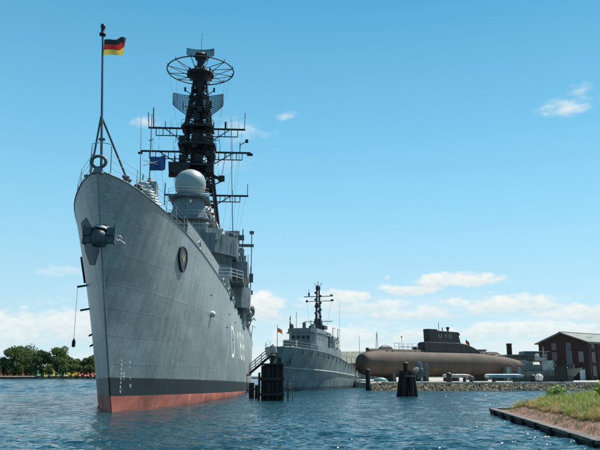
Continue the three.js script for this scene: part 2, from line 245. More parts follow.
  // guard rails
  const rails = (sd, from, to, step, mat = M.rail) => {
    const g = grp('guard_rail', D), st = new THREE.CylinderGeometry(0.018, 0.022, 1.08, 6), ws = [[], [], []]; let prev;
    for (let s = from; s <= to; s += step) {
      const p = DF.p(s, DF.hd(s), sd), m = shadowed(new THREE.Mesh(st, mat)); m.name = 'stanchion'; m.position.set(p[0] - sd * 0.1, p[1] + 0.54, p[2]); g.add(m);
      const q = [p[0] - sd * 0.1, p[1], p[2]]; if (prev) [0.4, 0.75, 1.06].forEach((h, k) => ws[k].push(bar([prev[0], prev[1] + h, prev[2]], [q[0], q[1] + h, q[2]], 0.010, 0.010, 5))); prev = q;
    }
    ws.forEach((w) => mesh('guard_wire', w, mat, g));
  };
  rails(1, 0.7, 34, 1.75); rails(-1, 0.7, 34, 1.75); rails(1, 60, 100, 2.2); 
  mesh('bow_rail', [bar([0.5, 11.6, -0.55], [0.48, 12.95, -0.55], 0.028), bar([-0.5, 11.6, -0.55], [-0.46, 12.95, -0.55], 0.028), ...[[-0.46, -0.2], [-0.2, 0.1], [0.1, 0.35], [0.35, 0.48]].map(([a, b]) => bar([a, 12.95 + 0.13 * Math.cos(a * 2.8), -0.45], [b, 12.95 + 0.13 * Math.cos(b * 2.8), -0.45], 0.022))], M.rail, D);
  // safety netting laced to the rail
  { const n = []; const P = (s, h) => { const p = DF.p(s, DF.hd(s), 1); return [p[0] - 0.07, p[1] + h, p[2]]; }; for (let s = 10; s < 20; s += 0.28) { n.push(bar(P(s, 0.05), P(s + 0.55, 0.95), 0.014, 0.014, 4), bar(P(s + 0.55, 0.05), P(s, 0.95), 0.014, 0.014, 4)); } mesh('safety_net', n, M.railWhite, D); }
  // bitts, fairleads and lashings along the deck edge
  for (const [s, sd] of [[2.2, 1], [3.2, 1], [7.5, 1], [14, 1], [21.5, 1], [24.5, 1], [2.2, -1], [4, -1]]) { const p = DF.p(s, DF.hd(s), sd), x = p[0] - sd * 0.45; for (const dz of [0.3, -0.3]) mesh('bitt', lathe([[0.16, 0], [0.14, 0.06], [0.12, 0.42], [0.19, 0.46], [0.19, 0.54], [0.1, 0.58]], x, p[1], p[2] + dz, 14), M.greyDark, D); }
  for (const s of [13.2, 22.8, 26.5, 31]) { const p = DF.p(s, DF.hd(s), 1); mesh('fairlead', torus(0.26, 0.07, 20, 7).rotateY(Math.PI / 2 - 0.25).translate(p[0] - 0.06, p[1] + 0.3, p[2]), M.greyLight, D); }
  // slatted rack with its box, lamp and the pole of the blue flag
  { const g = grp('slatted_rack', D); g.position.set(-0.28, 0.45, -1.5); mesh('locker', B(0.75, 1.75, 0.8, 1.75, 11.5, -5.2), M.grey, g); for (let k = 0; k < 8; k++) mesh('slat', B(0.78, 0.05, 0.2, 1.42 + k * 0.1, 12.24 - k * 0.165, -4.35 - k * 0.06, 0.5, -0.25, -0.32), M.railWhite, g); mesh('lamp_base', lathe([[0.14, 12.38], [0.14, 12.48], [0.09, 12.52], [0.09, 12.62]], 1.7, 0, -5.0, 12), M.orange, g); mesh('pole', bar([1.7, 12.4, -4.9], [1.66, 16.5, -4.9], 0.035, 0.022), M.greyDark, g); for (const [a, b] of [[13.65, 13.4], [13.3, 13.6]]) mesh('crossbar', bar([1.3, a, -4.8], [2.15, b, -4.8], 0.022), M.railWhite, g); mesh('brace', bar([1.25, 11.3, -4.6], [1.38, 12.75, -4.7], 0.035), M.grey, g); }
  mesh('whip_antenna', [bar([1.35, 11.5, -4.0], [1.2, 15.9, -4.0], 0.028, 0.008, 6), lathe([[0.07, 11.25], [0.07, 11.55], [0.03, 11.7]], 1.35, 0, -4.0, 10)], M.greyDark, D);
  // anchor hung at the stem, with its bolster
  { const a = grp('anchor', D), f = V(...DF.p(0, 8.6, 0)); const y = 8.55, z = f.z + 0.28; const k9 = 0.9; a.scale.setScalar(k9); a.position.set(0, y * (1 - k9), z * (1 - k9));
    mesh('bolster', [lathe([[0.62, 0], [0.58, 0.12], [0.36, 0.22], [0.34, 0.05]], 0, 0, 0, 24).rotateX(Math.PI / 2 + 0.25).translate(0, y + 0.15, z - 0.34)], M.anchor, a);
    mesh('crown', [lathe([[0.02, -0.55], [0.34, -0.5], [0.45, -0.25], [0.47, 0.1], [0.4, 0.3], [0.2, 0.42], [0.02, 0.44]], 0, y - 0.05, z + 0.02, 20)], M.anchor, a);
    mesh('crown_cap', new THREE.SphereGeometry(0.4, 20, 10, 0, Math.PI * 2, 0, Math.PI / 2).scale(1.05, 0.5, 0.8).rotateZ(-0.25).translate(0.12, y + 0.42, z), M.greyLight, a);
    for (const sd of [1, -1]) { mesh('fluke', [prism([[0, -0.2], [sd * 0.36, -0.14], [sd * 0.4, 0.14], [0, 0.2]], -0.42, 0.42, [[0, -0.14], [sd * 0.32, -0.07], [sd * 0.36, 0.07], [0, 0.14]]).translate(sd * 0.42, y + 0.05, z + 0.05), B(0.42, 0.12, 0.1, sd * 0.62, y + 0.08, z + 0.28), prism([[sd * 0.74, z - 0.16], [sd * 0.86, z - 0.16], [sd * 0.86, z + 0.24], [sd * 0.74, z + 0.24]], y - 0.42, y + 0.62, [[sd * 0.78, z - 0.02], [sd * 0.84, z - 0.02], [sd * 0.84, z + 0.1], [sd * 0.78, z + 0.1]])], M.anchor, a); }
    mesh('shank', bar([0, y - 0.35, z + 0.28], [0, y + 0.25, z + 0.34], 0.13), M.anchor, a);
    mesh('shackle', [bar([0.95, y - 0.05, z - 0.5], [1.3, y - 0.3, z - 0.5], 0.03), torus(0.14, 0.03, 16, 6).translate(0.95, y, z - 0.45)], M.railWhite, a);
    const pos = [], out = [[0.15, 0.1], [1.6, 1.2], [2.9, 1.2], [3.0, -0.2], [2.2, -0.95], [1.0, -1.15], [0.2, -0.7]]; // dark angular patch laid over the starboard plating
    const Q = (q, o) => DF.on(0.1 + Math.max(0, q[0]) * 1.0, 8.6 + q[1], -1, o); const c = [1.5, 0.1];
    for (let i = 0; i < out.length; i++) { const A = out[i], C = out[(i + 1) % out.length]; for (let k = 0; k < 6; k++) { const t0 = k / 6, t1 = (k + 1) / 6, L = (p, t) => [lerp(c[0], p[0], t), lerp(c[1], p[1], t)]; pos.push(...Q(L(A, t0), 0.025), ...Q(L(A, t1), 0.025), ...Q(L(C, t1), 0.025), ...Q(L(A, t0), 0.025), ...Q(L(C, t1), 0.025), ...Q(L(C, t0), 0.025)); } }
    const g = new THREE.BufferGeometry(); g.setAttribute('position', new THREE.Float32BufferAttribute(pos, 3)); g.computeVertexNormals(); mesh('dark_bow_patch', g, plain(0.03, 0.045, 0.055, 0.6), D); }
  // crests on either bow
  for (const sd of [1, -1]) {
    const g = grp('crest', D), s0 = sd > 0 ? 9.0 : 8.4, y0 = sd > 0 ? 9.05 : 8.3, out = []; for (let k = 0; k < 28; k++) { const a = k / 28 * Math.PI * 2; let x = Math.sin(a) * 0.78, y = Math.cos(a) * 0.76; if (y > 0.55) y = 0.55 + (y - 0.55) * 0.4; if (y < 0) x *= 1 - 0.35 * (y / -0.82); out.push([x, y]); }
    const P = (q, k, o) => DF.on(s0 + q[0] * k, y0 + q[1] * k, sd, o), ring = (k0, o0, k1, o1) => { const pos = []; for (let i = 0; i < 28; i++) { const A = out[i], C = out[(i + 1) % 28]; pos.push(...P(A, k0, o0), ...P(C, k0, o0), ...P(C, k1, o1), ...P(A, k0, o0), ...P(C, k1, o1), ...P(A, k1, o1)); } const q = new THREE.BufferGeometry(); q.setAttribute('position', new THREE.Float32BufferAttribute(pos, 3)); q.computeVertexNormals(); return q; };
    mesh('rim', [ring(1.06, 0, 1.06, 0.12), ring(1.06, 0.12, 0.95, 0.12), ring(0.95, 0.12, 0.95, 0.07)], M.black, g); mesh('shield', ring(0.96, 0.08, 0.001, 0.08), plain(0.03, 0.045, 0.075, 0.45), g);
    const em = []; for (const [a, b, w] of [[[-0.3, 0.1], [0.05, -0.1], .12], [[0.05, -0.1], [0.35, 0.3], .14], [[0.0, -0.05], [-0.05, -0.4], .1], [[-0.05, 0.28], [0.1, -0.05], .1], [[0.05, -0.1], [0.28, -0.12], .08]]) { const L = Math.hypot(b[0] - a[0], b[1] - a[1]), nx = -(b[1] - a[1]) / L * w / 2, ny = (b[0] - a[0]) / L * w / 2; const c = [[a[0] + nx, a[1] + ny], [b[0] + nx * .4, b[1] + ny * .4], [b[0] - nx * .4, b[1] - ny * .4], [a[0] - nx, a[1] - ny]].map((q) => P(q, 1, 0.095)); em.push(...c[0], ...c[1], ...c[2], ...c[0], ...c[2], ...c[3]); }
    const q = new THREE.BufferGeometry(); q.setAttribute('position', new THREE.Float32BufferAttribute(em, 3)); q.computeVertexNormals(); mesh('emblem', q, M.brass, g);
  }
  // lettering and draught marks
  const lett = plain(0.72, 0.74, 0.7, 0.6);
  'D186'.split('').forEach((ch, k) => { const m = mesh('hull_number', strokes(DF, 1, [27.2, 32.4, 35.8, 40.0][k], 3.75, 2.2, 2.45, 0.34, 0.012, ch, 1), lett, D); m.userData.label = 'white hull number character ' + ch; });
  [...'86420864'].forEach((ch, k) => { const m = mesh('draught_mark', strokes(DF, 1, 0.95 + k * 0.035, 1.05 + k * 0.235, 0.1, 0.13, 0.034, 0.008, ch, 1), lett, D); });
  mesh('draught_mark', strokes(DF, 1, 1.28, 1.78, 0.26, 0.3, 0.05, 0.008, 'I', 1), lett, D);
  for (const [ch, y] of [['8', 1.32], ['1', 1.72], ['1', 2.3], ['4', 2.6]]) mesh('draught_mark', strokes(DF, 1, 2.05, y, 0.12, 0.16, 0.04, 0.008, ch, 1), lett, D);
  // discharge fittings on the plating
  { const p = DF.on(17.1, 6.45, 1, 0.02); mesh('discharge_hood', [new THREE.SphereGeometry(0.24, 14, 10).translate(p[0] + 0.08, p[1], p[2])], M.white, D); }
  for (const [s, y] of [[5.4, 7.0], [7.3, 5.9], [8.5, 4.5], [9.2, 3.9]]) { const p = DF.on(s, y, -1, -0.02); mesh('discharge_pipe', bar(p, [p[0] - (y > 5 ? 0.5 : 0.14), p[1] - 0.12, p[2] + 0.2], 0.06), M.black, D); }
  for (const [s, y] of [[26, 7.2], [31, 6.9], [24, 6.0], [28, 5.2], [17, 7.8]]) { const p = DF.on(s, y, 1, 0); mesh('scupper', bar(p, [p[0] + 0.1, p[1] - 0.03, p[2]], 0.055), M.greyDark, D); }
  for (const s of [27.5, 32, 36.5, 39.5]) { const p = DF.p(s, DF.hd(s) - 0.15, 1); mesh('mooring_chock', B(0.25, 0.26, 0.75, p[0], p[1], p[2]), M.black, D); }
  // forward gun
  { const g = grp('gun_mount', D); mesh('turret', prism([[-1.5, -1.9], [1.5, -1.9], [1.7, 0.6], [0.9, 1.9], [-0.9, 1.9], [-1.7, 0.6]], 8.9, 11.6, [[-1.2, -1.6], [1.2, -1.6], [1.3, 0.4], [0.7, 1.2], [-0.7, 1.2], [-1.3, 0.4]]).translate(0, 0, -25), M.greyDark, g); mesh('barrel', bar([0, 10.6, -23.6], [0, 10.9, -18.5], 0.14, 0.09), M.grey, g); }
  // ── superstructure
  const house = (name, s0, s1, w, y0, y1, mat = M.grey, cut = 0.6) => mesh(name, prism([[-w, -s1], [w, -s1], [w, -s0 - cut], [w - cut, -s0], [-w + cut, -s0], [-w, -s0 - cut]], y0, y1), mat, D);
  house('deckhouse', 34, 96, 4.9, 7.2, 11.4, M.grey, 1.0);
  house('side_house', 45, 92, 6.35, 7.2, 11.0, M.grey, 0.2);
  const br = grp('bridge', D);
  mesh('bridge_wall', prism([[-5.0, -48], [5.0, -48], [5.0, -39.4], [3.2, -37.4], [-3.2, -37.4], [-5.0, -39.4]], 11.4, 14.12), M.grey, br);
  { const w = []; const F2 = [[-5.0, -46], [-5.0, -39.4], [-3.2, -37.4], [3.2, -37.4], [5.0, -39.4], [5.0, -46]]; for (let e = 1; e < 5; e++) { const a = F2[e], b = F2[e + 1 > 5 ? 5 : e + 1], L = Math.hypot(b[0] - a[0], b[1] - a[1]), n = Math.max(1, Math.round(L / 1.05)), ry = Math.atan2(-(b[1] - a[1]), b[0] - a[0]); for (let k = 0; k < n; k++) { const t = (k + 0.5) / n, x = lerp(a[0], b[0], t), z = lerp(a[1], b[1], t), nx = (b[1] - a[1]) / L, nz = -(b[0] - a[0]) / L, s = -1; mesh('window', [B(L / n * 0.74, 0.62, 0.05, x + nx * 0.03 * s, 13.55, z + nz * 0.03 * s, 0, ry)], M.glass, br); } } }
  mesh('bridge_roof', prism([[-5.3, -46], [5.5, -46], [5.5, -39], [3.4, -36], [-3.4, -36], [-5.5, -39]], 14.12, 16.05, [[-5.4, -46], [5.6, -46], [5.6, -38.9], [3.45, -35.8], [-3.45, -35.8], [-5.6, -38.9]]), M.grey, br);
  for (const sd of [1, -1]) { const w = grp('bridge_wing', br); w.name = 'bridge_wing'; mesh('bulwark', prism([[sd * 2.8, -41.2], [sd * 6.6, -41.2], [sd * 6.75, -42.2], [sd * 6.75, -47], [sd * 2.8, -47]], 12.35, 14.0), M.grey, w); }
  mesh('handrail', [...[0.5, 0.95].map((h) => bar([-3.4, 16.05 + h, -36], [3.4, 16.05 + h, -36], 0.018)), ...[0.5, 0.95].map((h) => bar([3.4, 16.05 + h, -36], [5.5, 16.05 + h, -39], 0.018)), ...[-3.4, -1.1, 1.1, 3.4].map((x) => bar([x, 16, -36], [x, 17, -36], 0.02)), bar([5.5, 16, -39], [5.5, 17, -39], 0.02), ...[0.5, 0.95].map((h) => bar([5.5, 16.05 + h, -39], [5.5, 16.05 + h, -46], 0.018)), ...[41, 43, 45.9].map((s) => bar([5.5, 16, -s], [5.5, 17, -s], 0.02))], M.rail, br);
  mesh('hose_box', [B(0.5, 0.4, 0.1, 3.6, 15.2, -36.0, 0, -0.95), bar([1.3, 15.6, -35.82], [2.9, 14.8, -35.82], 0.03)], M.greyLight, br);
  mesh('sponson', prism([[4.9, -50], [6.9, -50], [6.9, -43.6], [6.0, -42.4], [4.9, -42.4]], 9.2, 11.4, [[4.9, -50], [7.0, -50], [7.0, -43.4], [6.1, -42.2], [4.9, -42.2]]), M.greyLight, D); mesh('sponson', prism([[4.9, -58], [6.8, -58], [6.8, -51.5], [4.9, -51.5]], 11.4, 14.6, [[4.9, -58], [6.4, -58], [6.4, -52], [4.9, -52]]), M.greyLight, D); mesh('flag_locker', prism([[3.9, -47.5], [5.6, -47.5], [5.6, -45], [3.9, -45]], 16.05, 18.2), M.greyLight, D); mesh('upper_bridge', prism([[-3.6, -44], [3.9, -44], [3.9, -38.6], [2.6, -37.4], [-2.4, -37.4], [-3.6, -38.6]], 16.05, 16.9), M.grey, D);
  // gallery in front of and beside the bridge, with its rails
  mesh('gallery', [B(12.6, 0.12, 9, 0, 11.45, -43.3), B(10.2, 0.12, 3, 0, 11.46, -37.9)], M.grey, D);
  { const r = [], P = [[-5, -36.6], [5, -36.6], [6.2, -39], [6.25, -47.5]]; for (let k = 0; k + 1 < P.length; k++) { const [a, b] = [P[k], P[k + 1]], n = Math.ceil(Math.hypot(b[0] - a[0], b[1] - a[1]) / 1.5); for (const h of [0.35, 0.7, 1.05]) r.push(bar([a[0], 11.5 + h, a[1]], [b[0], 11.5 + h, b[1]], 0.022, 0.022, 6)); for (let i = 0; i <= n; i++) { const x = lerp(a[0], b[0], i / n), z = lerp(a[1], b[1], i / n); r.push(bar([x, 11.5, z], [x, 12.56, z], 0.025, 0.025, 6)); } } mesh('gallery_rail', r, M.railWhite, D); }
  // lockers, searchlights and antenna posts on the port wing
  mesh('signal_platform', [B(1.9, 0.12, 1.2, 6.3, 16.3, -44), bar([6.0, 14, -44], [6.0, 18.2, -44], 0.06), bar([7.0, 13.0, -44], [7.0, 18.0, -44], 0.05), B(0.5, 0.3, 0.4, 7.0, 17.8, -44), B(0.9, 0.5, 0.6, 5.7, 17.2, -44)], M.greyDark, D);
  mesh('searchlight', [lathe([[0.05, -0.3], [0.3, -0.25], [0.34, 0.25], [0.3, 0.28], [0.28, 0.2], [0.02, 0.18]], 0, 0, 0, 16).rotateX(Math.PI / 2).translate(5.9, 15.4, -42.4), bar([5.9, 14, -42.4], [5.9, 15.1, -42.4], 0.06)], M.greyLight, D);
  mesh('signal_locker', [B(0.8, 0.9, 1.0, 6.0, 14.7, -44.5), B(0.5, 0.5, 0.5, 5.9, 15.5, -45.5), bar([6.6, 13.9, -46], [6.6, 15.6, -46], 0.04)], M.greyLight, D);
  { const r = []; for (const z of [-47.5, -49, -50.5, -52]) r.push(bar([6.9, 11, z], [6.9, 14.5, z], 0.04)); for (const h of [12, 12.7, 13.4, 14.2]) r.push(bar([6.9, h, -47.5], [6.9, h, -52], 0.025)); r.push(B(0.5, 1.0, 0.6, 6.95, 13.2, -48.2), B(0.35, 0.5, 0.5, 7.0, 11.7, -50)); mesh('ladder_frame', r, M.greyDark, D); }
  for (let k = 0; k < 3; k++) mesh('liferaft_canister', [new THREE.CapsuleGeometry(0.34, 0.9, 5, 12).rotateX(Math.PI / 2).translate(6.75, 9.9, -58 - k * 2.1), B(0.5, 0.5, 0.1, 6.75, 9.45, -57.7 - k * 2.1), B(0.5, 0.5, 0.1, 6.75, 9.45, -58.3 - k * 2.1)], M.greyLight, D);
  mesh('boat_davit', [bar([6.2, 7.4, -66], [6.9, 9.6, -66], 0.09), bar([6.9, 9.6, -66], [7.35, 10.0, -66], 0.08), bar([7.35, 10.0, -66], [7.5, 9.6, -66], 0.07)], M.greyLight, D);
  mesh('accommodation_post', [bar([6.9, 7.3, -72], [7.1, 9.4, -72], 0.06), bar([7.1, 9.4, -72], [7.6, 9.0, -72], 0.05)], M.railWhite, D);
  mesh('covered_boat', [new THREE.CapsuleGeometry(0.85, 3.6, 8, 14).rotateX(Math.PI / 2).scale(1, 1.1, 1).translate(6.55, 11.9, -76)], M.greyDark, D);
  // stacks behind the mast
  for (const [s, h] of [[60, 19], [84, 17.5]]) mesh('funnel', prism([[-1.8, -s - 3.4], [1.8, -s - 3.4], [1.8, -s], [-1.8, -s]], 11.4, h, [[-1.3, -s - 3.2], [1.3, -s - 3.2], [1.3, -s - 0.6], [-1.3, -s - 0.6]]), M.greyDark, D);
  mesh('after_house', prism([[-4, -112], [4, -112], [4, -98], [-4, -98]], 7, 10.5), M.grey, D);
  // radome and its tower
  { const g = grp('radome', D); mesh('dome', [lathe([[1.02, -1.52], [1.38, -1.12], [1.64, -0.6], [1.74, 0], [1.68, 0.5], [1.46, 1.0], [1.1, 1.36], [0.6, 1.62], [0.001, 1.71]].map(([a, b]) => [a, b]), 0.1, 22.75, -42, 40)].map((q) => { const c = mergeVertices(q); c.computeVertexNormals(); return c; }), M.radome, g); mesh('pedestal', [prism([[-2.0, -46], [2.2, -46], [2.2, -40.9], [1.3, -39.9], [-1.1, -39.9], [-2.0, -40.9]], 16.05, 19.4, [[-1.9, -46], [2.1, -46], [2.0, -41.0], [1.2, -40.1], [-1.0, -40.1], [-1.8, -41.0]]), prism([[-1.7, -44.5], [1.9, -44.5], [1.9, -41], [1.2, -40.3], [-1.0, -40.3], [-1.7, -41]], 19.4, 21.3, [[-1.4, -44], [1.6, -44], [1.6, -41.2], [1.0, -40.5], [-0.8, -40.5], [-1.4, -41.2]])], M.grey, g); mesh('walkway', [prism([[-2.1, -44.6], [2.3, -44.6], [2.3, -40.6], [1.4, -39.7], [-1.2, -39.7], [-2.1, -40.6]], 20.95, 21.12), prism([[-2.7, -45.5], [2.9, -45.5], [2.9, -40.2], [1.8, -39.2], [-1.6, -39.2], [-2.7, -40.2]], 18.3, 18.42)], M.grey, g); mesh('floodlight', B(0.25, 0.3, 0.2, 0.4, 20.4, -40.2), M.railWhite, g); mesh('floodlight', B(0.3, 0.25, 0.2, -0.6, 17.9, -39.85), M.railWhite, g);
    const rr = []; for (const [y, P] of [[18.42, [[-2.7, -45.5], [-2.7, -40.2], [-1.6, -39.2], [1.8, -39.2], [2.9, -40.2], [2.9, -45.5]]], [21.12, [[-2.1, -40.6], [-1.2, -39.7], [1.4, -39.7], [2.3, -40.6]]]]) for (let k = 0; k + 1 < P.length; k++) { for (const h of [0.4, 0.75]) rr.push(bar([P[k][0], y + h, P[k][1]], [P[k + 1][0], y + h, P[k + 1][1]], 0.02, 0.02, 5)); rr.push(bar([P[k][0], y, P[k][1]], [P[k][0], y + 0.8, P[k][1]], 0.024, 0.024, 5)); } mesh('walkway_rail', rr, M.rail, g); mesh('ladder', [bar([1.5, 16, -39.95], [1.4, 18.3, -39.95], 0.03), bar([1.9, 16, -40.2], [1.8, 18.3, -40.2], 0.03), ...[0.3, 0.7, 1.1, 1.5, 1.9].map((h) => bar([1.5, 16 + h, -39.97], [1.88, 16 + h, -40.2], 0.02))], M.rail, g); }
  mesh('mast_house', prism([[-3.0, -52], [4.6, -52], [4.6, -43.4], [3.2, -42.4], [-2.6, -42.4]], 16.0, 18.4, [[-2.2, -52], [3.3, -52], [3.3, -45.4], [2.3, -44.6], [-2, -44.6]]), M.greyLight, D);
  mesh('mast_house', prism([[-2.0, -51], [3.3, -51], [3.3, -45.4], [2.3, -44.6], [-2, -44.6]], 18.4, 22.0, [[-1.6, -50], [1.9, -50], [1.9, -47], [1.3, -46.6], [-1.6, -46.6]]), M.greyLight, D);
  for (const [a, b] of [[[3.2, 16.1, -44.2], [2.0, 20.6, -45]], [[4.2, 16.1, -45.5], [2.2, 20.2, -45.5]]]) mesh('mast_brace', bar(a, b, 0.12), M.greyLight, D);
  { const q = rng(606); for (let k = 0; k < 26; k++) { const side = q() > 0.35, x = side ? 2.4 + q() * 2.9 : (q() - 0.5) * 6, z = side ? -39.5 - q() * 6 : -36.6 - q() * 2.4, h = 0.35 + q() * 0.9, t = q(); mesh(t < 0.35 ? 'vent' : t < 0.7 ? 'deck_locker' : 'optical_sight', t < 0.35 ? lathe([[0.16, 16.05], [0.14, 16.05 + h], [0.26, 16.1 + h], [0.24, 16.3 + h], [0.02, 16.35 + h]], x, 0, z, 10) : t < 0.7 ? B(0.4 + q() * 0.5, h, 0.4 + q() * 0.4, x, 16.05 + h / 2, z, 0, q()) : [bar([x, 16.05, z], [x, 16.6 + h, z], 0.05), B(0.35, 0.3, 0.4, x, 16.7 + h, z, 0, q())], q() > 0.6 ? M.greyLight : q() > 0.4 ? M.grey : M.greyDark, D); } }
  // gear on the faces of the bridge and the houses below: pipes, doors, boxes, lamps
  { const q = rng(707); for (let k = 0; k < 22; k++) { const x = 0.4 + q() * 4.4, y = 11.7 + q() * 1.3; mesh('wall_box', B(0.2 + q() * 0.35, 0.25 + q() * 0.4, 0.14, x * 0.62, y, -37.36), q() > 0.5 ? M.greyLight : M.greyDark, D); } for (let k = 0; k < 16; k++) { const z = -47 - q() * 40, y = 8.3 + q() * 2.2; mesh('wall_box', B(0.16, 0.3 + q() * 0.6, 0.3 + q() * 0.6, 6.42, y, z), q() > 0.5 ? M.greyLight : M.greyDark, D); } for (const z of [-49, -57, -64, -74]) mesh('door', [B(0.06, 1.75, 0.75, 6.39, 8.6, z)], M.greyDark, D); for (let k = 0; k < 9; k++) { const x = -4 + k * 1.15; mesh('wall_pipe', bar([x, 14.2, -35.82 - Math.max(0, Math.abs(x) - 3.4) * 1.4], [x, 15.9, -35.72 - Math.max(0, Math.abs(x) - 3.4) * 1.4], 0.03), M.greyDark, D); } }
  { const r = []; for (const h of [0.35, 0.7, 1.05]) r.push(bar([6.3, 11.05 + h, -48], [6.3, 11.05 + h, -90], 0.02, 0.02, 5)); for (let z = -48; z > -90; z -= 1.8) r.push(bar([6.3, 11, z], [6.3, 12.1, z], 0.022, 0.022, 5)); mesh('gallery_rail', r, M.rail, D); }
  mesh('roof_gear', [lathe([[0.4, 16.0], [0.42, 16.9], [0.2, 17.2], [0.02, 17.22]], 2.6, 0, -41.2, 14), B(0.7, 0.6, 0.5, 3.6, 16.4, -41), lathe([[0.3, 16.0], [0.3, 16.8], [0.02, 17]], 4.3, 0, -42.5, 12), B(0.6, 0.9, 0.5, 4.5, 16.5, -44)], M.greyDark, D);
  mesh('whip_antenna', [bar([5.0, 16.9, -40], [4.5, 30.2, -40], 0.055, 0.02, 6), lathe([[0.14, 16.0], [0.14, 16.7], [0.06, 17.0]], 5.0, 0, -40, 10)], M.greyDark, D);
  // ── mast
  const mt = grp('mast', D), Z = -46.5, mk = (n, l, m = M.mast) => mesh(n, l, m, mt);
  mk('pole', [bar([0.3, 16, Z], [0.35, 31, Z], 0.75, 0.62, 14), bar([0.35, 31, Z], [0.38, 39.5, Z], 0.6, 0.38, 12)]);
  for (const [x0, z0, x1] of [[3.3, Z - 1.5, 1.5], [-2.3, Z - 1.5, -0.8], [0.4, Z - 4.2, 0.4]]) mk('leg', [bar([x0, 16.5, z0], [x1, 30.8, Z - 0.5], 0.26, 0.2, 9)]);
  for (const sd of [-1, 1]) { mk('upper_leg', bar([0.35 + sd * 1.65, 31, Z + 0.4], [0.38 + sd * 0.75, 37.2, Z], 0.11)); mk('upper_leg', bar([0.35 + sd * 1.4, 31, Z - 1.2], [0.38 + sd * 0.7, 37.2, Z - 0.3], 0.1)); }
  { const b = []; for (let k = 0; k < 9; k++) { const y = 17 + k * 1.6, t = (y - 16.5) / 14.3, t2 = (y + 1.6 - 16.5) / 14.3, R = (q) => [lerp(3.3, 1.5, q), Z - 1.5 + q], L = (q) => [lerp(-2.3, -0.8, q), Z - 1.5 + q]; b.push(bar([R(t)[0], y, R(t)[1]], [L(t)[0], y, L(t)[1]], 0.07), bar([R(t)[0], y, R(t)[1]], [L(t2)[0], y + 1.6, L(t2)[1]], 0.055), bar([R(t)[0], y, R(t)[1]], [0.4, y + 0.8, Z - 3.8 + t * 3], 0.05), bar([L(t)[0], y, L(t)[1]], [0.4, y + 0.8, Z - 3.8 + t * 3], 0.05)); } mk('lattice', b); }
  { const b = []; for (let k = 0; k < 5; k++) { const y = 31.4 + k * 1.15, t = (y - 31) / 6.2, w = lerp(1.6, 0.72, t), w2 = lerp(1.6, 0.72, t + 0.18); b.push(bar([0.36 - w, y, Z + 0.3], [0.36 + w2, y + 1.1, Z + 0.2], 0.045), bar([0.36 + w, y, Z + 0.3], [0.36 - w2, y + 1.1, Z + 0.2], 0.045), bar([0.36 - w, y, Z + 0.3], [0.36 + w, y, Z + 0.3], 0.045)); } mk('lattice', b); }
  const plat = (y, w, d, x = 0.3, hgt = 0.28) => mk('platform', [prism([[x - w, Z - d], [x + w, Z - d], [x + w, Z + d * 0.6], [x + w * 0.6, Z + d], [x - w * 0.6, Z + d], [x - w, Z + d * 0.6]], y, y + hgt), ...[0.45, 0.9].map((h) => [bar([x - w, y + h, Z + d * 0.6], [x - w * 0.6, y + h, Z + d], 0.02), bar([x - w * 0.6, y + h, Z + d], [x + w * 0.6, y + h, Z + d], 0.02), bar([x + w * 0.6, y + h, Z + d], [x + w, y + h, Z + d * 0.6], 0.02)]), ...[-1, -0.6, 0, 0.6, 1].map((q) => bar([x + q * w, y, Z + (Math.abs(q) === 1 ? d * 0.6 : d)], [x + q * w, y + 0.95, Z + (Math.abs(q) === 1 ? d * 0.6 : d)], 0.025))]);
  { const W = interp([[17, 2.8], [24, 1.9], [31, 1.4], [37.2, 0.72]]), cx = 0.36, ys = []; for (let y = 18.6; y <= 37.2; y += y < 31 ? 1.55 : 1.03) ys.push(y); const g4 = []; for (const [a, b] of [[-1, 0.55], [1, 0.55], [1, -0.75], [-1, -0.75]]) mk('truss_leg', ys.slice(1).map((y, k) => bar([cx + a * W(ys[k]), ys[k], Z + b * W(ys[k])], [cx + a * W(y), y, Z + b * W(y)], 0.1, 0.1, 6))); ys.slice(1).forEach((y, k) => { const y0 = ys[k], c = (yy) => [[-1, 0.55], [1, 0.55], [1, -0.75], [-1, -0.75]].map(([a, b]) => [cx + a * W(yy), yy, Z + b * W(yy)]), A = c(y0), Bq = c(y); for (let e = 0; e < 4; e++) { const f = (e + 1) % 4; g4.push(bar(A[e], Bq[f], 0.05, 0.05, 5), bar(A[f], Bq[e], 0.05, 0.05, 5), bar(Bq[e], Bq[f], 0.055, 0.055, 5)); } }); mk('truss_bracing', g4); }
  plat(30.9, 1.9, 1.5); plat(28.6, 2.2, 1.7); plat(26.0, 1.9, 1.6); plat(23.6, 2.0, 1.7); plat(33.3, 1.1, 0.9);
  // boxes and emitters crowded on the mast
  mk('equipment_box', [B(0.7, 0.9, 0.7, -1.45, 29.35, Z + 0.7)]); mk('equipment_box', [B(1.0, 0.8, 1.0, 1.75, 29.35, Z + 0.6), B(0.5, 0.5, 0.6, 1.6, 30.0, Z + 0.7)]); mk('equipment_box', prism([[-0.3, Z + 0.2], [0.9, Z + 0.2], [0.7, Z + 1.4], [-0.1, Z + 1.4]], 28.9, 30.0));
  mk('equipment_box', [B(0.8, 0.8, 0.8, -1.3, 27.0, Z + 0.8), B(0.6, 0.5, 0.6, -1.4, 27.95, Z + 0.8)]); mk('equipment_box', [B(0.9, 0.9, 0.9, 0.6, 26.9, Z + 1.0)]); mk('dome_antenna', lathe([[0.02, 26.7], [0.45, 26.8], [0.6, 27.5], [0.45, 28.1], [0.02, 28.25]], 2.0, 0, Z + 0.4, 14));
  mk('equipment_box', [B(0.85, 1.3, 1.1, 1.95, 25.9, Z + 0.6), B(0.55, 0.4, 0.6, 1.75, 25.1, Z + 0.6)]);
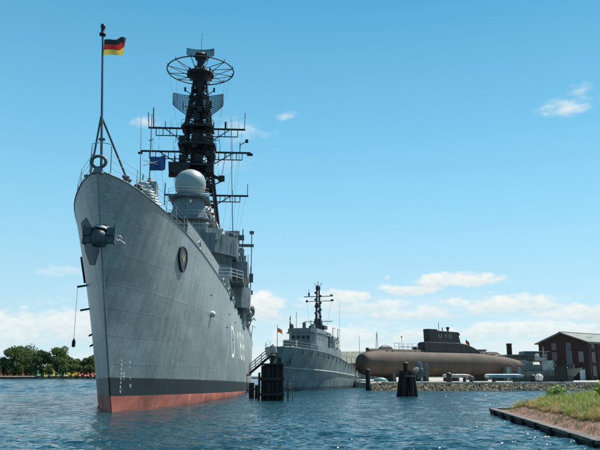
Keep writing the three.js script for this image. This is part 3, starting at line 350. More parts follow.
  { const q = rng(404); for (let k = 0; k < 46; k++) { const a = q() * 6.28, y = 23.5 + q() * 12.6, w = y < 31 ? 1.9 - (y - 24) * 0.06 : 1.7 - (y - 31) * 0.17, x = 0.35 + Math.cos(a) * w, z = Z + 0.2 + Math.sin(a) * w * 0.7, kind = q(); mk(kind < 0.4 ? 'bracket' : kind < 0.75 ? 'small_antenna' : 'junction_box', kind < 0.4 ? [bar([0.35, y - 0.4, Z], [x, y, z], 0.05), bar([x, y - 0.25, z], [x, y + 0.45 + q() * 0.5, z], 0.06)] : kind < 0.75 ? [bar([0.35, y, Z], [x, y, z], 0.045), lathe([[0.02, -0.2], [0.2, -0.15], [0.2, 0.25], [0.02, 0.35]], x, y, z, 8)] : [bar([0.35, y, Z], [x, y, z], 0.05), B(0.3 + q() * 0.4, 0.3 + q() * 0.5, 0.4, x, y, z, 0, a)]); } }
  mk('director_box', [prism([[-2.7, Z], [-0.6, Z], [-0.6, Z + 2], [-2.7, Z + 2]], 24.9, 26.2, [[-2.75, Z], [-0.2, Z], [-0.2, Z + 2], [-2.8, Z + 2]]), B(0.5, 0.3, 0.5, -2.5, 24.7, Z + 1.4), bar([-2.2, 26.2, Z + 1], [-2.2, 27.2, Z + 1], 0.09)]);
  mk('outrigger', [beam([0.5, 26.0, Z], [3.5, 24.6, Z], 0.28, 0.3), B(0.7, 0.6, 0.6, 3.3, 24.85, Z), bar([1.4, 23.6, Z], [3.3, 24.5, Z], 0.07), bar([3.3, 25, Z], [3.7, 28, Z], 0.03)]);
  mk('cable_run', [bar([0.9, 17, Z + 0.7], [1.0, 30, Z + 0.6], 0.12), bar([-0.4, 17, Z + 0.7], [-0.3, 30, Z + 0.6], 0.1), bar([0.3, 31, Z + 0.6], [0.36, 37, Z + 0.4], 0.1), B(0.7, 1.2, 0.5, 0.2, 32.4, Z + 0.7), B(0.5, 0.6, 0.5, 0.55, 35.3, Z + 0.6)]);
  mk('lamp_bracket', [bar([-0.3, 35.2, Z], [-1.4, 36.0, Z], 0.05), bar([1.0, 35.2, Z], [2.1, 36.0, Z], 0.05), B(0.22, 0.5, 0.22, -1.4, 36.1, Z), B(0.22, 0.5, 0.22, 2.1, 36.1, Z)]);
  // yards
  const yard = (y, x0, x1, drop, inner, posts) => { for (const [a, b] of [[x0, inner[0]], [inner[1], x1]]) { const out = Math.abs(a - 0.3) > Math.abs(b - 0.3) ? a : b, inn = out === a ? b : a, g = []; g.push(beam([out, y, Z], [inn, y, Z], 0.16, 0.2), beam([out * 0.84 + 0.05, y - drop, Z], [inn, y - drop, Z], 0.09, 0.1)); for (let k = 0; k < posts; k++) { const x = lerp(out * 0.84 + 0.05, inn, k / posts); g.push(bar([x, y, Z], [x, y - drop, Z], 0.05, 0.05, 6)); } g.push(bar([lerp(out, inn, 0.45), y, Z], [inn * 0.6, y - 2.1, Z], 0.06)); mk('yardarm', g); } };
  yard(31.05, -5.6, 6.0, 0.95, [-1.4, 2.0], 4); yard(28.1, -6.4, 6.7, 0.9, [-1.6, 2.2], 5); yard(22.75, -3.4, 6.5, 0.75, [-1, 2], 6);
  for (const [x, y, x2, y2, r] of [[-5.55, 31, -5.7, 33, .05], [-5, 31, -5.1, 33.6, .07], [-3.6, 31, -3.6, 31.9, .05], [5.9, 31, 5.95, 33.2, .04], [3.6, 31, 3.6, 32, .11], [2.2, 31, 2.2, 31.9, .05], [-3.3, 21.5, -3.3, 24.2, .06], [6.4, 22.7, 6.4, 24.2, .04], [4.6, 22.7, 4.6, 23.4, .05]]) mk('yard_antenna', bar([x, y, Z], [x2, y2, Z], r));
  mk('yard_antenna', [bar([-5.2, 28, Z], [-5.2, 29.5, Z], 0.05), bar([-5.5, 29.4, Z], [-5.0, 29.6, Z], 0.05)]); mk('yard_antenna', [bar([5.4, 28.1, Z], [5.4, 29.4, Z], 0.05), bar([5.4, 29.1, Z], [6.2, 29.6, Z], 0.05), B(0.35, 0.35, 0.3, 6.2, 29.6, Z)]); mk('yard_lamp', B(0.5, 0.2, 0.3, -6.4, 27.85, Z)); mk('yard_lamp', B(0.7, 0.25, 0.3, 6.6, 27.9, Z));
  { const q = rng(818); for (let k = 0; k < 26; k++) { const up = q() > 0.5, y = up ? 31.1 : 28.2, sg = q() > 0.5 ? 1 : -1, x = 0.3 + sg * (1.9 + q() * 3.6), h = 0.5 + q() * 1.3, dn = q() > 0.7; mk('whip', bar([x, y, Z], [x + (q() - 0.5) * 0.1, dn ? y - h * 1.2 : y + h, Z], 0.022, 0.012, 5)); } for (const [y, w] of [[24.6, 2.6], [26.6, 2.5], [33.6, 1.9], [29.4, 2.6]]) for (const sg of [-1, 1]) mk('stub_yard', [bar([0.35, y, Z + 0.3], [0.35 + sg * w, y + 0.15, Z + 0.3], 0.05, 0.035, 6), bar([0.35 + sg * w, y - 0.3, Z + 0.3], [0.35 + sg * w, y + 0.9, Z + 0.3], 0.03, 0.02, 5), bar([0.35 + sg * w * 0.6, y, Z + 0.3], [0.35 + sg * w * 0.6, y + 0.6, Z + 0.3], 0.035, 0.03, 5)]); }
  // halyards and aerial wires
  { const w = []; for (const [x, y, x2, y2] of [[-5, 28, -3, 17], [5.2, 28, 4.2, 16.8], [5.6, 31, 4.7, 17], [4.6, 28, 3.4, 17], [-4.2, 28, -2.4, 17], [6.2, 22.7, 5.2, 16.8], [5.6, 22.7, 4.9, 16.8], [-3.4, 38.4, -2.2, 31.2], [4.2, 38.4, 2.6, 31.2], [3.4, 38.2, 3.0, 31.2], [-2.6, 38.2, -2.2, 34.2]]) w.push(bar([x, y, Z], [x2, y2, Z + 0.4], 0.012, 0.012, 4)); mk('halyard', w, M.rope); }
  // ring aerial on struts, flared head, radar reflectors
  { const g = grp('ring_aerial', mt); g.name = 'ring_aerial'; const c = [0.38, 38.55], R = 4.05, b = [torus(R, 0.075, 56, 7).rotateX(Math.PI / 2).translate(c[0], c[1], Z)]; for (let k = 0; k < 12; k++) { const a = k / 12 * 2 * Math.PI + 0.2, a2 = a + Math.PI / 12; b.push(bar([c[0] + R * Math.cos(a), c[1], Z + R * Math.sin(a)], [c[0] + 1.25 * Math.cos(a2), c[1] - 0.1, Z + 1.25 * Math.sin(a2)], 0.045), bar([c[0] + R * Math.cos(a), c[1], Z + R * Math.sin(a)], [c[0] + 1.1 * Math.cos(a), c[1] - 0.9, Z + 1.1 * Math.sin(a)], 0.04), bar([c[0] + R * Math.cos(a), c[1] - 0.1, Z + R * Math.sin(a)], [c[0] + R * Math.cos(a), c[1] + 0.32, Z + R * Math.sin(a)], 0.05)); } const mm = geo(b); const m2 = shadowed(new THREE.Mesh(mm, M.mast)); m2.name = 'ring_aerial'; mt.remove(g); mt.add(m2); }
  mk('mast_head', [lathe([[0.5, 35.8], [0.6, 36.7], [0.95, 37.3], [1.5, 37.75], [1.65, 38.0], [1.6, 38.25], [1.2, 38.4], [0.55, 38.5], [0.42, 39.9], [0.7, 40.05], [0.8, 40.5], [0.7, 40.8], [0.1, 41.0]], 0.38, 0, Z, 18), ...Array.from({ length: 10 }, (_, k) => { const a = k / 10 * 6.283; return B(0.22, 0.9, 0.22, 0.38 + 1.5 * Math.cos(a), 38.1, Z + 1.5 * Math.sin(a)); })]);
  mk('topmast', [bar([0.38, 40.5, Z], [0.42, 43.6, Z], 0.035, 0.02)]);
  const reflector = (name, w, top, low, drop, z, cx, y, n, nh, r, dep) => { const b = [], P = (u, v) => [cx + u * w, y + lerp(low + drop * u * u, top, v), z - dep * u * u - 0.25 * (v - 0.5) ** 2]; for (let i = 0; i <= n; i++) { const u = i / n * 2 - 1; for (let k = 0; k < 3; k++) b.push(bar(P(u, k / 3), P(u, (k + 1) / 3), r, r, 4)); } for (let k = 0; k <= nh; k++) for (let i = 0; i < n; i++) b.push(bar(P(i / n * 2 - 1, k / nh), P((i + 1) / n * 2 - 1, k / nh), k % nh ? r * 0.8 : r * 1.3, r, 4)); return mk(name, b); };
  reflector('radar_reflector', 2.95, 0.55, -2.2, 1.3, Z + 0.9, 0.38, 34.3, 34, 9, 0.045, -0.9);
  reflector('radar_reflector', 1.65, 0.5, -0.55, 0.2, Z + 0.3, 0.35, 40.75, 22, 7, 0.04, -0.4);
}
// flags
function flagMesh(parent, name, P, w, h, v0, v1, mat) { return mesh(name, grid(18, 6, (u, v) => P(u * w, lerp(v0, v1, v) * h, u), (u, v) => [u * w, v * h]), mat, parent); }
function cloth(r, g, b) { return new THREE.MeshPhysicalMaterial({ color: rgb(r, g, b), roughness: 0.9, side: THREE.DoubleSide, transmission: 0.25, thickness: 0 }); }
const FC = { black: cloth(0.02, 0.02, 0.022), red: cloth(0.62, 0.03, 0.025), gold: cloth(0.95, 0.66, 0.10), blue: cloth(0.012, 0.05, 0.16), orange: cloth(0.7, 0.17, 0.07) };
function tricolour(x, y, z, w, h, turn, label, cols = ['gold', 'red', 'black'], amp = 0.1, droop = 0.08, category = 'flag') {
  const g = tag(grp('flag'), label, category); g.position.set(x, y, z); g.rotation.y = turn;
  const P = (u, v, t) => [u * (1 - 0.08 * t), v - droop * t * t * w - 0.03 * Math.sin(t * 9 + v * 3) * t, amp * t * Math.sin(t * 7.5 + v * 2.2)];
  cols.forEach((c, i) => flagMesh(g, { gold: 'gold_stripe', red: 'red_stripe', black: 'black_stripe', blue: 'blue_field', orange: 'orange_field' }[c], P, w, h, i / cols.length, (i + 1) / cols.length, FC[c])); return g;
}
destroyer.updateMatrixWorld(true);
{
  const a = destroyer.localToWorld(V(-0.36, 17.92, -0.9)); tricolour(a.x + 0.04, a.y, a.z, 1.28, 0.88, -0.12, 'black, red and gold flag flying from the jackstaff above the destroyer bow', undefined, 0.2, 0.02);
  const b = destroyer.localToWorld(V(1.4, 13.5, -6.4)); tricolour(b.x + 0.03, b.y, b.z, 0.95, 0.85, 0.1, 'small dark blue flag on the thin pole behind the destroyer bow rail', ['blue'], 0.14, -0.08);
  const pe = DF.on(5.4, 7.0, -1, -0.02), w = destroyer.localToWorld(V(pe[0] - 0.48, 0, pe[2] + 0.19)); const g = tag(grp('sounding_weight'), 'dark weight hanging on a thin line off the destroyer bow', 'weight'); g.position.set(w.x, 0, w.z);
  mesh('line', bar([0, 6.95, 0], [0, 3.95, 0], 0.012, 0.012, 5), M.rope, g); mesh('weight', lathe([[0.02, 3.5], [0.09, 3.52], [0.1, 3.8], [0.04, 3.95], [0.02, 4.0]], 0, 0, 0, 10), M.black, g);
}

// ───────── minesweeper ─────────
const sweeper = tag(grp('minesweeper'), 'small blue-grey minesweeper moored beyond the destroyer, with slim dark mast', 'warship');
sweeper.position.set(-3, 0, -84); sweeper.rotation.y = -0.261;
{
  const S = sweeper;
  const F = hullForm({
    WL: [[0, 0.05], [3, 1.15], [7, 2.35], [12, 3.2], [18, 3.7], [28, 3.75], [38, 3.0]], DK: [[0, 0.12], [0.6, 0.9], [3, 2.25], [7, 3.3], [12, 3.85], [18, 4.05], [28, 4.0], [38, 3.3]],
    HD: [[0, 5.45], [5, 5.25], [12, 4.95], [19, 4.45], [25, 3.85], [31, 3.4], [38, 3.1]], power: [[0, 1.3], [12, 1.4], [25, 1.1], [38, 1]], rake: 2.6, H: 5.45, len: 36.4,
  });
  const gm = paint(0.19, 0.26, 0.285, 0.45);
  const blk = (s) => 0.62 - 0.004 * s, ru = (s) => 2.95 - 0.034 * s;
  mesh('hull_side', F.both(blk, F.hd, 70, 16), gm, S); mesh('boot_topping', F.both(() => -1.5, blk, 70, 5), M.greyDark, S); mesh('deck', F.deck((s) => F.hd(s) - 0.75, 60, 0.03), M.deck, S);
  mesh('stem_bar', Array.from({ length: 12 }, (_, k) => { const a = F.p(0, k * 0.45, 0), b = F.p(0, k * 0.45 + 0.45, 0); return bar([0, a[1], a[2] - 0.05], [0, b[1], b[2] - 0.05], 0.06); }), gm, S);
  for (const sd of [1, -1]) {
    const r = [], e = []; for (let s = 0.3; s < 36; s += 1) { r.push(bar(F.on(s, ru(s), sd, 0.03), F.on(s + 1, ru(s + 1), sd, 0.03), 0.11, 0.11, 7)); e.push(bar(F.p(s, F.hd(s), sd), F.p(s + 1, F.hd(s + 1), sd), 0.06, 0.06, 6)); }
    mesh('rubbing_strake', r, M.greyLight, S); mesh('bulwark_cap', e, M.grey, S);
    for (let s = 4; s < 36; s += 2.1) { const p = F.on(s, F.hd(s) - 0.35, sd, 0.04); mesh('bulwark_stay', B(0.1, 0.7, 0.12, p[0], p[1], p[2]), M.grey, S); }
  }
  { const pos = [], P = (y, sd) => F.p(36.4, y, sd); for (let k = 0; k < 6; k++) { const a = -1.4 + k * 0.76, b = a + 0.76; pos.push(...P(a, 1), ...P(a, -1), ...P(b, -1), ...P(a, 1), ...P(b, -1), ...P(b, 1)); } const g = new THREE.BufferGeometry(); g.setAttribute('position', new THREE.Float32BufferAttribute(pos, 3)); g.computeVertexNormals(); mesh('transom', g, gm, S); }
  // bridge house
  mesh('deckhouse', prism([[-2.4, -28], [2.4, -28], [2.4, -12.2], [1.7, -11], [-1.7, -11], [-2.4, -12.2]], 3.4, 6.0), gm, S);
  const br = grp('bridge', S);
  mesh('bridge_wall', prism([[-1.95, -21], [1.95, -21], [1.95, -13], [1.4, -12], [-1.4, -12], [-1.95, -13]], 6.0, 7.75), gm, br); mesh('bridge_roof', B(4.1, 0.14, 9.4, 0, 7.82, -16.6), M.grey, br);
  for (let k = 0; k < 4; k++) mesh('window', B(0.42, 0.42, 0.05, -1.05 + k * 0.7, 7.2, -11.985), M.glass, br); for (let k = 0; k < 5; k++) mesh('window', B(0.05, 0.42, 0.6, 1.965, 7.2, -13.8 - k * 1.3), M.glass, br);
  mesh('bulwark', prism([[-2.1, -19], [2.1, -19], [2.1, -12.9], [1.5, -11.85], [-1.5, -11.85], [-2.1, -12.9]], 7.9, 8.45), gm, br);
  for (const [x, z, y1, dx, r] of [[-1.8, -12.6, 10.2, 0.15, 0.06], [-1.5, -12.7, 9.9, -0.3, 0.05], [1.9, -14, 10.4, 0, 0.04], [-1.0, -13.4, 10.8, 0, 0.035], [1.2, -13, 9.6, 0, 0.05], [1.95, -16, 9.8, 0.1, 0.04]]) mesh('roof_antenna', bar([x, 8.3, z], [x + dx, y1, z], r), M.greyDark, br);
  mesh('roof_light', [lathe([[0.2, 8.4], [0.3, 8.7], [0.28, 9.1], [0.02, 9.2]], -1.7, 0, -13.4, 10)], M.greyDark, br); mesh('roof_box', B(0.5, 0.7, 0.5, 1.4, 8.75, -13.6), M.greyLight, br); mesh('roof_box', B(0.4, 0.9, 0.5, 0.2, 8.85, -13.2), M.greyDark, br);
  // gun on the forecastle
  const gun = grp('gun_mount', S); mesh('base', lathe([[0.9, 4.4], [0.8, 5.4], [0.5, 5.5]], 0, 0, -6.5, 16), gm, gun); mesh('shield', B(1.7, 1.1, 0.9, 0, 6.0, -6.8), gm, gun); mesh('barrel', bar([0.2, 6.2, -6.3], [0.6, 7.4, -4.4], 0.08, 0.06), M.greyLight, gun);
  { const r = []; for (const sd of [1, -1]) for (let s = 0.5; s < 10; s += 1.4) { const p = F.p(s, F.hd(s), sd), q = F.p(s + 1.4, F.hd(s + 1.4), sd); r.push(bar([p[0], p[1], p[2]], [p[0], p[1] + 0.75, p[2]], 0.022, 0.022, 5)); for (const h of [0.4, 0.74]) r.push(bar([p[0], p[1] + h, p[2]], [q[0], q[1] + h, q[2]], 0.013, 0.013, 4)); } mesh('guard_rail', r, M.rail, S); }
  mesh('bow_gear', [B(0.8, 0.6, 0.6, 0.3, 5.2, -2.6), B(0.5, 0.5, 0.5, -0.6, 5.3, -3.6), lathe([[0.3, 4.6], [0.25, 5.6], [0.02, 5.7]], 0.9, 0, -4.4, 10), B(1.2, 0.5, 0.5, 0.4, 5.2, -8.8)], M.greyLight, S);
  mesh('flagstaff', bar([0, 5.2, -0.8], [0.0, 8.1, -0.8], 0.045, 0.03), M.greyDark, S);
  // clutter abaft the bridge
  mesh('funnel', prism([[-1.1, -27.6], [1.1, -27.6], [1.1, -24.4], [-1.1, -24.4]], 6.0, 8.6, [[-0.9, -27.6], [0.9, -27.6], [0.9, -25], [-0.9, -25]]), M.greyDark, S);
  mesh('aft_house', prism([[-2.1, -31], [2.1, -31], [2.1, -27], [-2.1, -27]], 2.6, 5.6), M.greyLight, S);
  mesh('boat_rack', [B(1.0, 0.6, 3.0, 2.0, 6.5, -24.5)], M.greyLight, S); for (const z of [-22.5, -26.2]) mesh('davit', [bar([2.3, 6.0, z], [2.3, 9.2, z], 0.06), bar([2.3, 9.2, z], [2.7, 8.9, z], 0.05)], M.greyLight, S);
  mesh('deck_crane', [bar([1.6, 5.0, -29.5], [1.6, 8.1, -29.5], 0.17, 0.15)], M.orange, S);
  mesh('sweep_gear', [B(1.2, 1.1, 2.2, 1.8, 3.4, -33), lathe([[0.7, -0.8], [0.7, 0.8]], 0, 0, 0, 16).rotateZ(Math.PI / 2).translate(-0.2, 3.6, -34), bar([2.6, 2.6, -31.5], [2.6, 5.2, -31.5], 0.05), bar([2.8, 2.6, -34.6], [2.8, 5.0, -34.6], 0.05), bar([2.6, 5.1, -31.5], [2.8, 4.9, -34.6], 0.04)], M.grey, S);
  { const q = rng(515); for (let k = 0; k < 16; k++) { const z = -21 - q() * 7, x = 1.2 + q() * 1.1, y = 6.0, h = 0.6 + q() * 2.6, t = q(); mesh(t < 0.5 ? 'vent_cowl' : t < 0.8 ? 'davit_post' : 'stowage_box', t < 0.5 ? lathe([[0.16, y], [0.15, y + h * 0.5], [0.28, y + h * 0.55], [0.24, y + h * 0.55 + 0.3], [0.02, y + h * 0.55 + 0.36]], x, 0, z, 10) : t < 0.8 ? [bar([x, y, z], [x, y + h, z], 0.06), bar([x, y + h, z], [x + 0.5, y + h - 0.1, z], 0.05)] : B(0.6, 0.5 + h * 0.3, 0.7, x, y + 0.3 + h * 0.1, z), q() > 0.5 ? M.greyLight : M.grey, S); } for (let k = 0; k < 7; k++) { const z = -3 - q() * 6.5, x = (q() - 0.5) * 3; mesh('deck_fitting', q() > 0.5 ? lathe([[0.18, 4.4], [0.15, 5.3], [0.25, 5.4], [0.02, 5.7]], x, 0, z, 9) : B(0.5, 1.3, 0.5, x, 5.0, z), M.greyLight, S); } }
  { const a = F.on(1.6, 3.9, 1, 0.06); const g = grp('anchor', S); mesh('shank', bar([a[0], a[1] + 0.2, a[2]], [a[0] + 0.03, a[1] - 0.5, a[2]], 0.07), M.anchor, g); mesh('fluke', B(0.14, 0.18, 0.9, a[0] + 0.05, a[1] - 0.5, a[2]), M.anchor, g); }
  // mast
  const mt = grp('mast', S), Z = 0, dm = paint(0.035, 0.045, 0.05, 0.6), mk = (n, l) => mesh(n, l, dm, mt); mt.position.set(0, -0.35, -22.5); mt.scale.set(1.12, 1.06, 1.12);
  mk('tower', [prism([[-0.75, Z - 0.7], [0.75, Z - 0.7], [0.75, Z + 0.7], [-0.75, Z + 0.7]], 8.2, 10.3, [[-0.4, Z - 0.4], [0.4, Z - 0.4], [0.4, Z + 0.4], [-0.4, Z + 0.4]]), B(2.2, 0.5, 1.8, 0, 9.0, Z)]);
  for (const [x, z] of [[-0.3, -0.3], [0.3, -0.3], [0.3, 0.3], [-0.3, 0.3]]) mk('leg', bar([x, 10, Z + z], [x * 0.5, 14.8, Z + z * 0.5], 0.07));
  mk('lattice', Array.from({ length: 9 }, (_, k) => { const y = 10.1 + k * 0.5, w = 0.3 - k * 0.016; return [bar([-w, y, Z + w], [w, y + 0.5, Z + w], 0.035), bar([w, y, Z + w], [-w, y + 0.5, Z + w], 0.035), bar([-w, y, Z - w], [w, y, Z + w], 0.03), B(0.25, 0.3, 0.3, k % 2 ? 0.35 : -0.35, y, Z)]; }));
  mk('yardarm', [bar([-2.0, 13.55, Z], [2.1, 13.55, Z], 0.06), B(0.4, 0.15, 0.15, 1.9, 13.7, Z), B(0.2, 0.5, 0.15, -1.3, 13.9, Z), bar([-1.3, 13.5, Z], [-1.3, 14.6, Z], 0.03)]); mk('yardarm', [bar([-1.8, 12.85, Z], [2.2, 12.85, Z], 0.05), B(0.3, 0.3, 0.15, -1.6, 12.9, Z), B(0.4, 0.25, 0.15, 2.0, 12.95, Z)]);
  mk('yardarm', [bar([-1.9, 9.9, Z], [2.0, 9.9, Z], 0.05), bar([-1.9, 9.0, Z], [-1.9, 10, Z], 0.04)]);
  mk('masthead', [lathe([[0.3, 14.5], [0.35, 14.8], [0.3, 15.1], [0.1, 15.2]], 0, 0, Z, 10), bar([-0.6, 15.5, Z], [0, 14.9, Z], 0.04), bar([0.6, 15.5, Z], [0, 14.9, Z], 0.04), bar([0, 15, Z], [0, 15.8, Z], 0.04)]); mk('radar_box', B(0.3, 0.5, 0.3, 0.2, 11.3, Z + 0.3)); mk('radar_box', B(0.4, 0.6, 0.4, -0.1, 12.2, Z + 0.25));
  mk('stay', [bar([1.9, 12.8, Z], [1.2, 9, Z], 0.01, 0.01, 4), bar([-1.6, 12.8, Z], [-1.2, 9, Z], 0.01, 0.01, 4)]);
  mesh('whip_antenna', bar([2.2, 6.0, -28], [2.3, 14.2, -28], 0.03, 0.01, 5), M.greyDark, S);
  S.updateMatrixWorld(true);
  const a = S.localToWorld(V(0, 7.2, -0.8)); tricolour(a.x + 0.03, a.y, a.z, 0.62, 0.5, 0.2, 'small orange-red flag on the staff at the minesweeper bow', ['orange'], 0.08, 0.4);
  const b = S.localToWorld(V(2.9, 3.0, -35.5)); tricolour(b.x, b.y + 0.1, b.z, 0.9, 0.8, 0.2, 'limp red and gold flag over the minesweeper stern rail', ['gold', 'red'], 0.1, 0.5);
}
{ // gangway from the destroyer's side up to the minesweeper's bow
  const g = tag(grp('gangway'), 'sloping gangway with pale handrails up to the minesweeper bow', 'gangway'); g.position.set(-6.3, 0, -82.6);
  const A = [0.3, 2.2], C = [3.1, 4.55]; for (const z of [-0.55, 0.55]) { const gr = grp('handrail', g); for (const h of [0.4, 0.75, 1.08]) mesh('rail', bar([A[0], A[1] + h, z], [C[0], C[1] + h, z], 0.032), M.rail, gr); for (let k = 0; k <= 4; k++) { const t = k / 4; mesh('post', bar([lerp(A[0], C[0], t), lerp(A[1], C[1], t), z], [lerp(A[0], C[0], t), lerp(A[1], C[1], t) + 1.08, z], 0.03), M.rail, gr); } }
  mesh('walkway', beam([A[0], A[1], 0], [C[0], C[1], 0], 1.2, 0.24), M.black, g);
  mesh('landing', [B(1.0, 0.15, 1.3, -0.1, 2.05, 0), bar([-0.1, -0.5, -0.4], [-0.1, 2.1, -0.4], 0.1), bar([-0.1, -0.5, 0.4], [-0.1, 2.1, 0.4], 0.1)], M.black, g);
}

// ───────── piles and dolphins in the water ─────────
function pileGeo(h, r, lean = [0, 0]) { const g = new THREE.CylinderGeometry(r * 0.92, r, h + 2, 12, 10); const p = g.attributes.position; for (let i = 0; i < p.count; i++) { const y = p.getY(i) + (h - 2) / 2 + 0, a = Math.atan2(p.getZ(i), p.getX(i)), k = 1 + 0.08 * (vnoise(a * 2 + 7, y * 1.7, 5) - 0.5); p.setXYZ(i, p.getX(i) * k + lean[0] * (y / h), y, p.getZ(i) * k + lean[1] * (y / h)); } g.computeVertexNormals(); return g; }
{
  const d = tag(grp('mooring_dolphin'), 'cluster of black timber piles standing alone in open water', 'dolphin'); d.position.set(10.0, 0, -66);
  for (const [x, z, h, lx, lz] of [[-0.72, 0.1, 2.4, 0.35, 0], [-0.35, 0.45, 2.3, 0.2, -0.1], [0.05, 0, 3.1, -0.02, 0], [0.45, 0.4, 2.35, 0.0, -0.1], [0.9, 0.1, 2.2, -0.25, 0], [0.5, -0.4, 2.5, -0.05, 0.1]]) mesh('pile', pileGeo(h, 0.24, [lx, lz]).translate(x, 0, z), M.timber, d);
  mesh('band', [torus(0.62, 0.05, 28, 6).scale(1.2, 1, 0.75).rotateX(Math.PI / 2).translate(0.1, 1.9, 0.05)], M.steelDark, d); mesh('pile_cap', [lathe([[0.27, 3.05], [0.24, 3.2], [0.02, 3.25]], 0.03, 0, 0, 12)], M.steelDark, d); mesh('rust_cap', [B(0.3, 0.14, 0.3, 0.48, 2.42, 0.3)], M.orange, d);
  const p = tag(grp('mooring_pile'), 'single black pile beside the minesweeper stern', 'pile'); p.position.set(9.3, 0, -95.5); mesh('shaft', pileGeo(2.75, 0.33), M.timber, p); mesh('cap', lathe([[0.36, 2.7], [0.33, 2.85], [0.02, 2.9]], 0, 0, 0, 12), M.steelDark, p);
  // broad steel fender dolphin between the two ships
  const f = tag(grp('fender_dolphin'), 'broad black steel dolphin with ladder between destroyer and minesweeper', 'dolphin'); f.position.set(-2.3, 0, -56);
  for (let k = 0; k < 5; k++) mesh('pile', pileGeo(2.75 + (k % 2) * 0.12, 0.22).translate(-0.62 + k * 0.36, 0, (k % 2) * 0.12), M.timber, f);
  for (let k = 0; k < 3; k++) mesh('pile', pileGeo(2.9, 0.24).translate(-0.4 + k * 0.5, 0, -0.7), M.timber, f);
  for (const y of [1.7, 0.5]) mesh('waling', B(1.9, 0.22, 0.2, 0.1, y, 0.4), M.steelDark, f); mesh('platform', B(1.9, 0.14, 1.6, 0.1, 2.85, -0.3), M.steelDark, f); mesh('capstan', [lathe([[0.3, 2.9], [0.2, 3.1], [0.18, 3.4], [0.3, 3.5], [0.28, 3.6], [0.02, 3.64]], 0.1, 0, -0.2, 14), B(0.3, 0.5, 0.3, 0.65, 3.15, -0.3)], M.steelDark, f);
  mesh('fender_post', [bar([-0.95, -1, 0.35], [-0.95, 2.2, 0.35], 0.09), bar([1.35, -1, 0.3], [1.35, 1.5, 0.3], 0.06)], M.steelDark, f);
  const lad = [bar([1.3, -0.8, 0.45], [1.3, 1.55, 0.45], 0.035), bar([1.72, -0.8, 0.45], [1.72, 1.55, 0.45], 0.035)]; for (let y = 0.1; y < 1.5; y += 0.3) lad.push(bar([1.3, y, 0.45], [1.72, y, 0.45], 0.025)); lad.push(B(0.5, 0.3, 0.3, 1.4, 1.0, 0.2)); mesh('ladder', lad, M.greyDark, f);
  const h = tag(grp('fender_pile'), 'black rubbing pile hard against the destroyer side', 'pile'); h.position.set(-4.25, 0, -61.5); mesh('shaft', pileGeo(1.35, 0.26), M.timber, h); mesh('second_shaft', pileGeo(1.15, 0.22).translate(0.5, 0, 0.3), M.timber, h); mesh('tie', B(0.8, 0.14, 0.16, 0.25, 0.8, 0.3), M.steelDark, h);
}

// ───────── land beyond the basin ─────────
const ground = paint(0.42, 0.40, 0.355, 0.9, { bumpScale: 0.02 });
structure(mesh('quay', [prism([[10.5, -94], [400, -94], [400, -470], [14.5, -470], [14.5, -126], [10.9, -119.5], [9.25, -114], [9.25, -104]], -1.5, 1.0)], ground), 'pale paved quay behind the stone bank');
structure(mesh('far_shore', [prism([[-700, -478], [700, -478], [900, -1400], [-900, -1400]], -2, 1.25)], paint(0.075, 0.085, 0.04, 0.95)), 'low grassy far shore');
structure(mesh('quay_back_land', [prism([[-40, -440], [14.4, -440], [14.4, -478], [-40, -478]], -2, 1.1)], ground), 'far corner of the basin');
{ // stone bank of the quay: too many and too small to pick apart
  const r = rng(21), base = new THREE.IcosahedronGeometry(0.17, 1), p = base.attributes.position;
  for (let i = 0; i < p.count; i++) { const k = 0.78 + 0.5 * hash(Math.round(p.getX(i) * 90), Math.round(p.getY(i) * 90) + Math.round(p.getZ(i) * 70), 3); p.setXYZ(i, p.getX(i) * k * 1.25, p.getY(i) * k * 0.8, p.getZ(i) * k); } base.computeVertexNormals();
  const N = 8200, im = new THREE.InstancedMesh(base, plain(0.20, 0.175, 0.135, 0.95), N), m = new THREE.Matrix4(), q = new THREE.Quaternion(), e = new THREE.Euler();
  for (let i = 0; i < N; i++) { const x = 9.5 + r() * 92, t = r(), sc = 0.55 + r() * 0.8; e.set(r() * 6, r() * 6, r() * 6); q.setFromEuler(e); m.compose(V(x, lerp(-0.35, 0.82, t) + r() * 0.05, lerp(-91.9, -94.3, t) + (r() - 0.5) * 0.3), q, V(sc, sc, sc)); im.setMatrixAt(i, m); const c = 0.35 + r() * 0.85; im.setColorAt(i, rgb(c, c * (0.93 + r() * 0.1), c * (0.82 + r() * 0.15))); }
  shadowed(im); im.name = 'stone_bank'; scene.add(im); tag(im, 'bank of pale rubble stones along the quay edge', 'stones', null, 'stuff');
  structure(mesh('bank_core', prism([[9.6, -92.6], [110, -92.6], [110, -94.5], [9.6, -94.5]], -1.5, -0.1, [[9.6, -93.9], [110, -93.9], [110, -94.5], [9.6, -94.5]].map(([x, z]) => [x, z])), paint(0.14, 0.13, 0.11, 0.95)), 'earth core of the stone bank');
  structure(mesh('quay_kerb', B(90, 0.16, 0.5, 56, 1.06, -94.5), paint(0.5, 0.48, 0.44, 0.9)), 'pale kerb along the quay edge');
}
